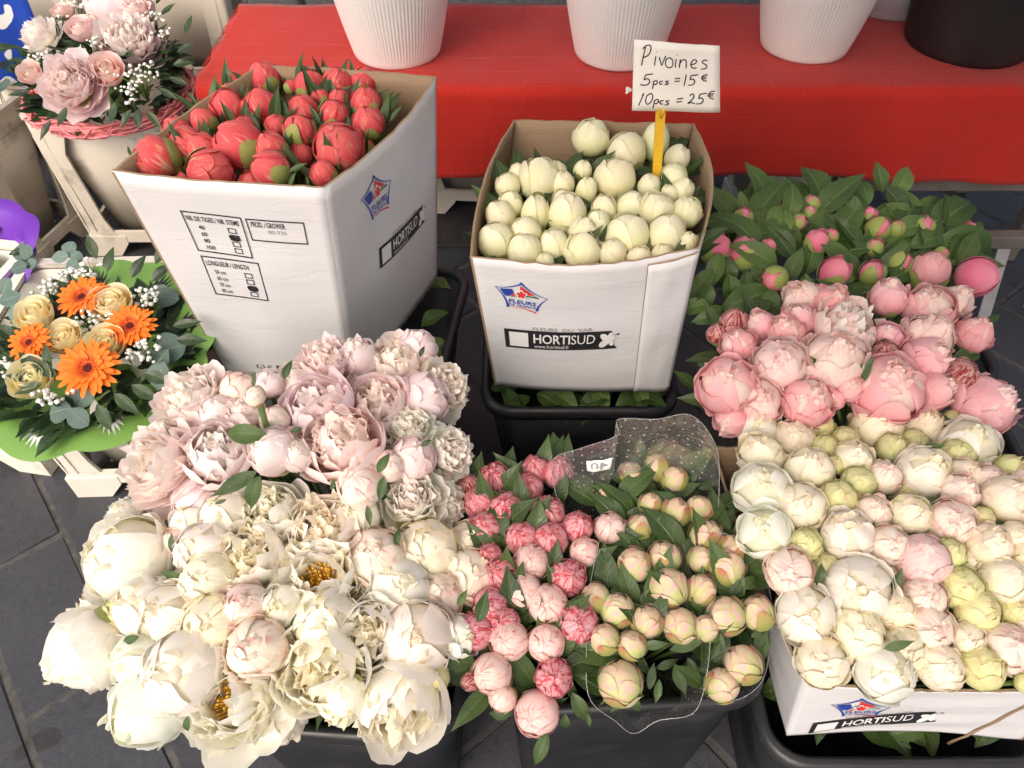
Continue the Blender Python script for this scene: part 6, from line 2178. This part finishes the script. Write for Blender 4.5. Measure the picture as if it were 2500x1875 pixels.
# violet wrapped neighbour at the left edge
vb = empty('violet_bouquet', Matrix.Translation(at(-60, 640, .5) + Vector((0, .0, -.1))))
tag(vb, 'eucalyptus bouquet in violet wrap beside the gerbera bouquet', 'bouquet')
wrapper(vb, 'violet', 'wrapping', Vector((0, 0, 0)), 80, 12, rmax=.14, lobes=7, hz=.15)
vM = vb.matrix_basis.inverted()
for k in range(26):
    q = rng.uniform(0, 6.28)
    rr = .15 * math.sqrt(rng.random())
    p = Vector((rr * math.cos(q), rr * math.sin(q), .12 + rng.uniform(-.03, .04)))
    d = Vector((math.cos(q), math.sin(q), rng.uniform(0, .8)))
    o = obj('leaf', rng.choice(LEAF['euc' if k % 2 else 'ruscus']), vb, dirmat(p, d, UP - FWD * .5, rng.uniform(.05, .08)))
mb = MB()
mb.tube([(0, 0, -.4), (0, 0, .1)], [.025, .04], 10)
obj('stem_bundle', mb.mesh('stem_bundle', [M['stem']]), vb)

# ------------------------------------------------------------------ wreathed bouquet of roses and peonies
RB = crop(0, 0, 2.963)
RZ_ = .60
rc = at(*RB(745, 520), RZ_)
rb = empty('rose_bouquet', Matrix.Translation((rc.x, rc.y, .505)))
tag(rb, 'round bouquet of blush roses and peonies ringed by a pink rattan wreath', 'bouquet')
ri = Matrix.Translation((-rc.x, -rc.y, -.505))
for cx, cy, d, key, k in ((265, 245, 350, 'fw', 1), (505, 600, 500, 'ff', 0), (925, 275, 500, 'ff', 0), (850, 30, 420, 'fs', 0)):
    p = at(*RB(cx, cy), RZ_ + .10)
    put(RB, 2.963, cx, cy, d, key, RZ_ + .10, dome(p, rc, 3.0 if k == 0 else 5.0), rb, ri, 'peony')
for cx, cy, d in ((590, 200, 275), (765, 505, 315), (975, 65, 265), (215, 525, 215), (450, 75, 190)):
    p = at(*RB(cx, cy), RZ_ + .11)
    put(RB, 2.963, cx, cy, d, 'rs', RZ_ + .11, dome(p, rc, 1.6), rb, ri, 'rose')
for k, (cx, cy, r, n) in enumerate(((680, 310, .03, 22), (1010, 560, .05, 44), (560, 50, .03, 16), (290, 430, .025, 16), (1100, 130, .03, 20), (950, 650, .025, 16), (600, 360, .02, 8), (1180, 250, .03, 12), (450, 130, .02, 8), (960, 730, .02, 7), (500, 10, .03, 12))):
    gyp_spray(rb, ri, at(*RB(cx, cy), RZ_ + .10), r * 1.05, n, 170 + k)
for k in range(300):
    q = rng.uniform(0, 6.28)
    rr = math.sqrt(rng.random())
    p = rc + Vector((rr * .198 * math.cos(q), rr * .198 * math.sin(q), .090 - .07 * rr * rr + rng.uniform(-.035, .01)))
    d = Vector((math.cos(q + rng.uniform(-.9, .9)), math.sin(q + rng.uniform(-.9, .9)), rng.uniform(-.2, .7)))
    bleaf(rb, ri, 'ruscus', p, d, UP - FWD * .3, rng.uniform(.042, .072))
for k in range(200):                                       # leaves tucked in along the wreath
    q = rng.uniform(0, 6.28)
    rr = rng.uniform(.13, .195)
    p = rc + Vector((rr * math.cos(q), rr * math.sin(q), rng.uniform(-.06, -.01)))
    d = Vector((math.cos(q + rng.uniform(-1.2, 1.2)), math.sin(q + rng.uniform(-1.2, 1.2)), rng.uniform(-.1, .8)))
    bleaf(rb, ri, 'ruscus', p, d, UP - FWD * .3, rng.uniform(.045, .07))
for cx, cy, an in ((440, 220, 100), (420, 250, 80), (340, 290, 175), (390, 300, 190), (1340, 240, 70), (1000, 780, 270), (950, 790, 240), (1060, 800, 310), (480, 770, 250), (370, 870, 240), (1250, 470, 10), (1280, 380, 30), (1220, 560, 340), (1150, 640, 330), (830, 740, 260), (1130, 30, 60), (1160, 110, 40), (210, 660, 190)):
    a = math.radians(an)
    p = at(*RB(cx, cy), RZ_ + .08)
    d = (RGT * math.cos(a) + IMU * math.sin(a)).normalized()
    bleaf(rb, ri, 'ruscus', p, d, -FWD + UP * .3, .055)
mb = MB()
R0x, R0y = .215, .205
for k in range(64):                                        # wound rattan strands
    q = random.Random(300 + k)
    ph, n = q.uniform(0, 6.28), 46
    a_s, a_e = q.uniform(0, 6.28), 0
    a_e = a_s + q.uniform(2.2, 6.0)
    pts = []
    rr_ = q.uniform(.0, .028)
    for i in range(n):
        t = i / (n - 1)
        a = a_s + (a_e - a_s) * t
        w = ph + t * q.uniform(5, 7)
        dr = rr_ * math.cos(w) + (.03 * max(0, t - .92) * 8 if k % 6 == 0 else 0)
        pts.append(Vector(((R0x + dr) * math.cos(a), (R0y + dr) * math.sin(a), .03 + rr_ * .8 * math.sin(w))))
    mb.tube(pts, q.uniform(.0024, .0040), 5)
wreath = obj('wreath', mb.mesh('wreath', [M['wreath']]), rb)
wreath['kind'] = 'stuff'
mb = MB()
mb.tube([(0, 0, -.3), (0, 0, -.05), (0, 0, .08)], [.03, .04, .06], 14)
obj('stem_bundle', mb.mesh('stem_bundle', [M['stem']]), rb)

# eucalyptus bunch with straw at the far left
lb = empty('eucalyptus_bunch', Matrix.Translation(at(-40, 260, .5)))
tag(lb, 'eucalyptus and straw bunch at the left, beside the rose bouquet', 'bouquet')
for k in range(30):
    q = rng.uniform(0, 6.28)
    rr = .10 * math.sqrt(rng.random())
    p = Vector((rr * math.cos(q), rr * math.sin(q), .10 + rng.uniform(-.05, .06)))
    d = Vector((math.cos(q), math.sin(q), rng.uniform(0, .9)))
    o = obj('leaf', rng.choice(LEAF['euc' if k % 3 else 'ruscus']), lb, dirmat(p, d, UP - FWD * .5, rng.uniform(.05, .085)))
mb = MB()
for k in range(40):
    q = random.Random(k)
    mb.tube([(q.uniform(-.04, .04), q.uniform(-.03, .05), -.05), (q.uniform(-.09, .09), q.uniform(.0, .1), .22)], [.0018, .0012], 4)
M['straw'] = plain_mat('straw', (.50, .36, .16), .8, .3, 30)
tag(obj('straw', mb.mesh('straw', [M['straw']]), lb), kind='stuff')


# blue and white printed sheet behind the rose bouquet
def blue_mat():
    m, nt, b = mat('blue_printed_sheet')
    tc = N(nt, 'ShaderNodeTexCoord')
    f = ramp(nt, noise(nt, tc.outputs['Object'], 16, 1), [(.56, (0, 0, 0)), (.58, (1, 1, 1))])
    nt.links.new(mixc(nt, f, (.015, .06, .40), (.78, .78, .76)), b.inputs['Base Color'])
    b.inputs['Roughness'].default_value = .3
    return m


mb = MB()
V = []
for j in range(10):
    for i in range(12):
        V.append((-.22 + .36 * i / 11, .02 * math.sin(i * .8) + .03 * (j / 9), .34 * j / 9 - .05))
mb.add(V, grid_faces(12, 10))
bs = obj('blue_sheet', mb.mesh('blue_sheet', [blue_mat()]), None, Matrix.Translation(at(10, 60, y=2.32)) @ Matrix.Translation((-.06, 0, -.16)))
so = bs.modifiers.new('t', 'SOLIDIFY'); so.thickness = .002
tag(bs, 'blue sheet with white splotches hanging behind the left bouquets', 'wrapping')

# ------------------------------------------------------------------ labels that single the flowers out: look, what it lies against, neighbour
DESC = {'cb': ('coral peony bud', 'a coral bud'), 'cf': ('coral bud with loose petal', 'a loosening coral bud'), 'cg': ('mostly green coral bud', 'a green wrapped bud'), 'co': ('half open coral peony', 'the half open coral peony'),
        'wb': ('smooth ivory peony bud', 'a smooth bud'), 'wf': ('ivory bud with loose petal', 'a loosening bud'), 'we': ('tall egg shaped ivory bud', 'an egg shaped bud'), 'wr': ('ivory bud with ragged tip', 'a ragged bud'), 'wg': ('ivory bud in green sepals', 'a green cupped bud'),
        'pp': ('pink bud with green sepals', 'a pink bud'), 'gp': ('green bud with pink tip', 'a green bud'), 'hp': ('bright pink ball of a bud', 'the bright pink ball'), 'ph': ('half open bud in green cup', 'the half open bud'),
        'pk': ('blush peony with creamy heart', 'a creamy hearted peony'), 'pd': ('ruffled rose pink flecked peony', 'a flecked peony'), 'pb': ('dark crimson streaked bud', 'a dark crimson bud'), 'ps': ('smooth rose pink peony', 'a smooth pink peony'), 'pf': ('big open rose pink peony', 'a big pink peony'), 'po': ('pale ruffled pink peony', 'the pale ruffled peony'),
        'ec': ('cream peony globe', 'a cream globe'), 'ef': ('white cream peony with loose petals', 'a loose white peony'), 'eg': ('lime green peony bud', 'a lime bud'), 'ep': ('cream peony with pink edges', 'a pink edged peony'), 'eo': ('open cream ruffled peony', 'an open cream peony'), 'ek': ('soft pink peony', 'the soft pink peony'),
        'ff': ('very full fluffy pink peony', 'a fluffy pink peony'), 'fc': ('cupped blush peony', 'a cupped blush peony'), 'fw': ('pale cream fluffy peony', 'a pale fluffy peony'), 'fs': ('half open blush peony', 'a half open peony'), 'fb': ('closed cream pink bud', 'a closed bud'),
        'go': ('open cream peony, yellow stamens', 'a stamen showing peony'), 'gc': ('cupped frilled cream peony', 'a cupped cream peony'), 'gs': ('full ruffled cream peony', 'a ruffled cream peony'),
        'hs': ('crimson striped pink bud', 'a striped bud'), 'hl': ('pale pink flecked bud', 'a pale pink bud'), 'ib': ('peach green peony bud', 'a peach bud'), 'ip': ('large pale peach bud', 'a large peach bud')}
mid = lambda pn, v=0: pn.P(.5, v)
LAND = {'coral peonies in the tall carton': [("the tall carton's form panel", mid(pf)), ("the tall carton's logo panel", mid(pr)), ("the tall carton's cloth side", mid(pb)), ("the tall carton's bouquet side", mid(pl_)), ("the tall carton's middle", (mid(pf) + mid(pb)) / 2)],
        'ivory peony buds in the open carton': [("the price carton's logo panel", mid(q0)), ("the price carton's cloth side", mid(q2)), ('the yellow sign stake', base), ("the price carton's green bud side", mid(q1)), ("the price carton's tall carton side", mid(q3)), ("the price carton's middle", (mid(q0) + mid(q2)) / 2)],
        'budded pink peonies with broad leaves': [('the ivory bud carton', Vector((.55, 1.25, .66))), ('the grey metal stand', Vector((1.25, 1.15, .66))), ('the hanging red cloth', Vector((.9, 1.45, .66))), ('the opening pink peonies', Vector((.85, 1.05, .66)))],
        'opening pink peonies': [('the green buds', Vector((.85, 1.12, .66))), ('the cream carton', Vector((.75, .78, .66))), ('the ivory bud carton', Vector((.48, .95, .66))), ('the bare pavement', Vector((1.15, .95, .66))), ("the pink bunch's middle", Vector((.82, .95, .66)))],
        'cream peonies in the low carton': [("the low carton's logo panel", mid(c0)), ('the opening pink peonies', mid(c2)), ('the peach buds', mid(c3)), ("the low carton's middle", (mid(c0) + mid(c2)) / 2), ("the low carton's street side", mid(c1))],
        'fluffy blush peonies': [('the tall carton', Vector((-.3, .98, .72))), ('the gerbera bouquet', Vector((-.66, .8, .72))), ('the large cream peonies', Vector((-.38, .6, .72))), ('the ivory bud carton', Vector((-.06, .8, .72))), ("the blush bunch's middle", Vector((-.36, .78, .72)))],
        'large cream peonies': [('the blush peonies', Vector((-.32, .66, .67))), ('the striped buds', Vector((-.02, .5, .67))), ('the bare pavement', Vector((-.62, .42, .67))), ("its bucket's street side", Vector((-.3, .25, .67))), ("the cream bunch's middle", Vector((-.3, .45, .67)))],
        'striped pink peony buds': [('the peach buds', Vector((.17, .5, .6))), ('the cream peonies', Vector((-.06, .5, .6))), ('the ivory carton bucket', Vector((.02, .75, .6))), ('the street', Vector((.03, .3, .6)))],
        'peach peony buds in sleeves': [('the striped buds', Vector((.12, .5, .6))), ('the low cream carton', Vector((.40, .45, .6))), ('the sticker on the sleeve', Vector((.18, .72, .6))), ("the sleeve's pointed lip", Vector((.18, .32, .6))), ("the peach bunch's middle", Vector((.26, .5, .6)))]}
groups = {}
for rec in PLACED:
    groups.setdefault(rec[4], []).append(rec)
for gname, recs in groups.items():
    for o, key, p, rad, g_ in recs:
        same = sorted(r[3] for r in recs if r[1] == key)
        med = same[len(same) // 2]
        sz = '' if len(same) < 3 else ('large ' if rad > 1.2 * med and not DESC[key][0].startswith(('large', 'big')) else ('small ' if rad < .8 * med and not DESC[key][0].startswith(('large', 'big')) else ''))
        lm = min(LAND[gname], key=lambda l: (l[1] - p).xy.length)[0]
        near = sorted((r for r in recs if r[0] is not o), key=lambda r: (r[2] - p).length)
        nb = next((r for r in near[:4] if r[1] != key), None)
        lab = sz + DESC[key][0] + (' near ' if 'middle' not in lm else ' at ') + lm
        if nb is not None and len(lab.split()) + 1 + len(DESC[nb[1]][1].split()) <= 16: lab += ', beside ' + DESC[nb[1]][1]
        o['label'] = lab
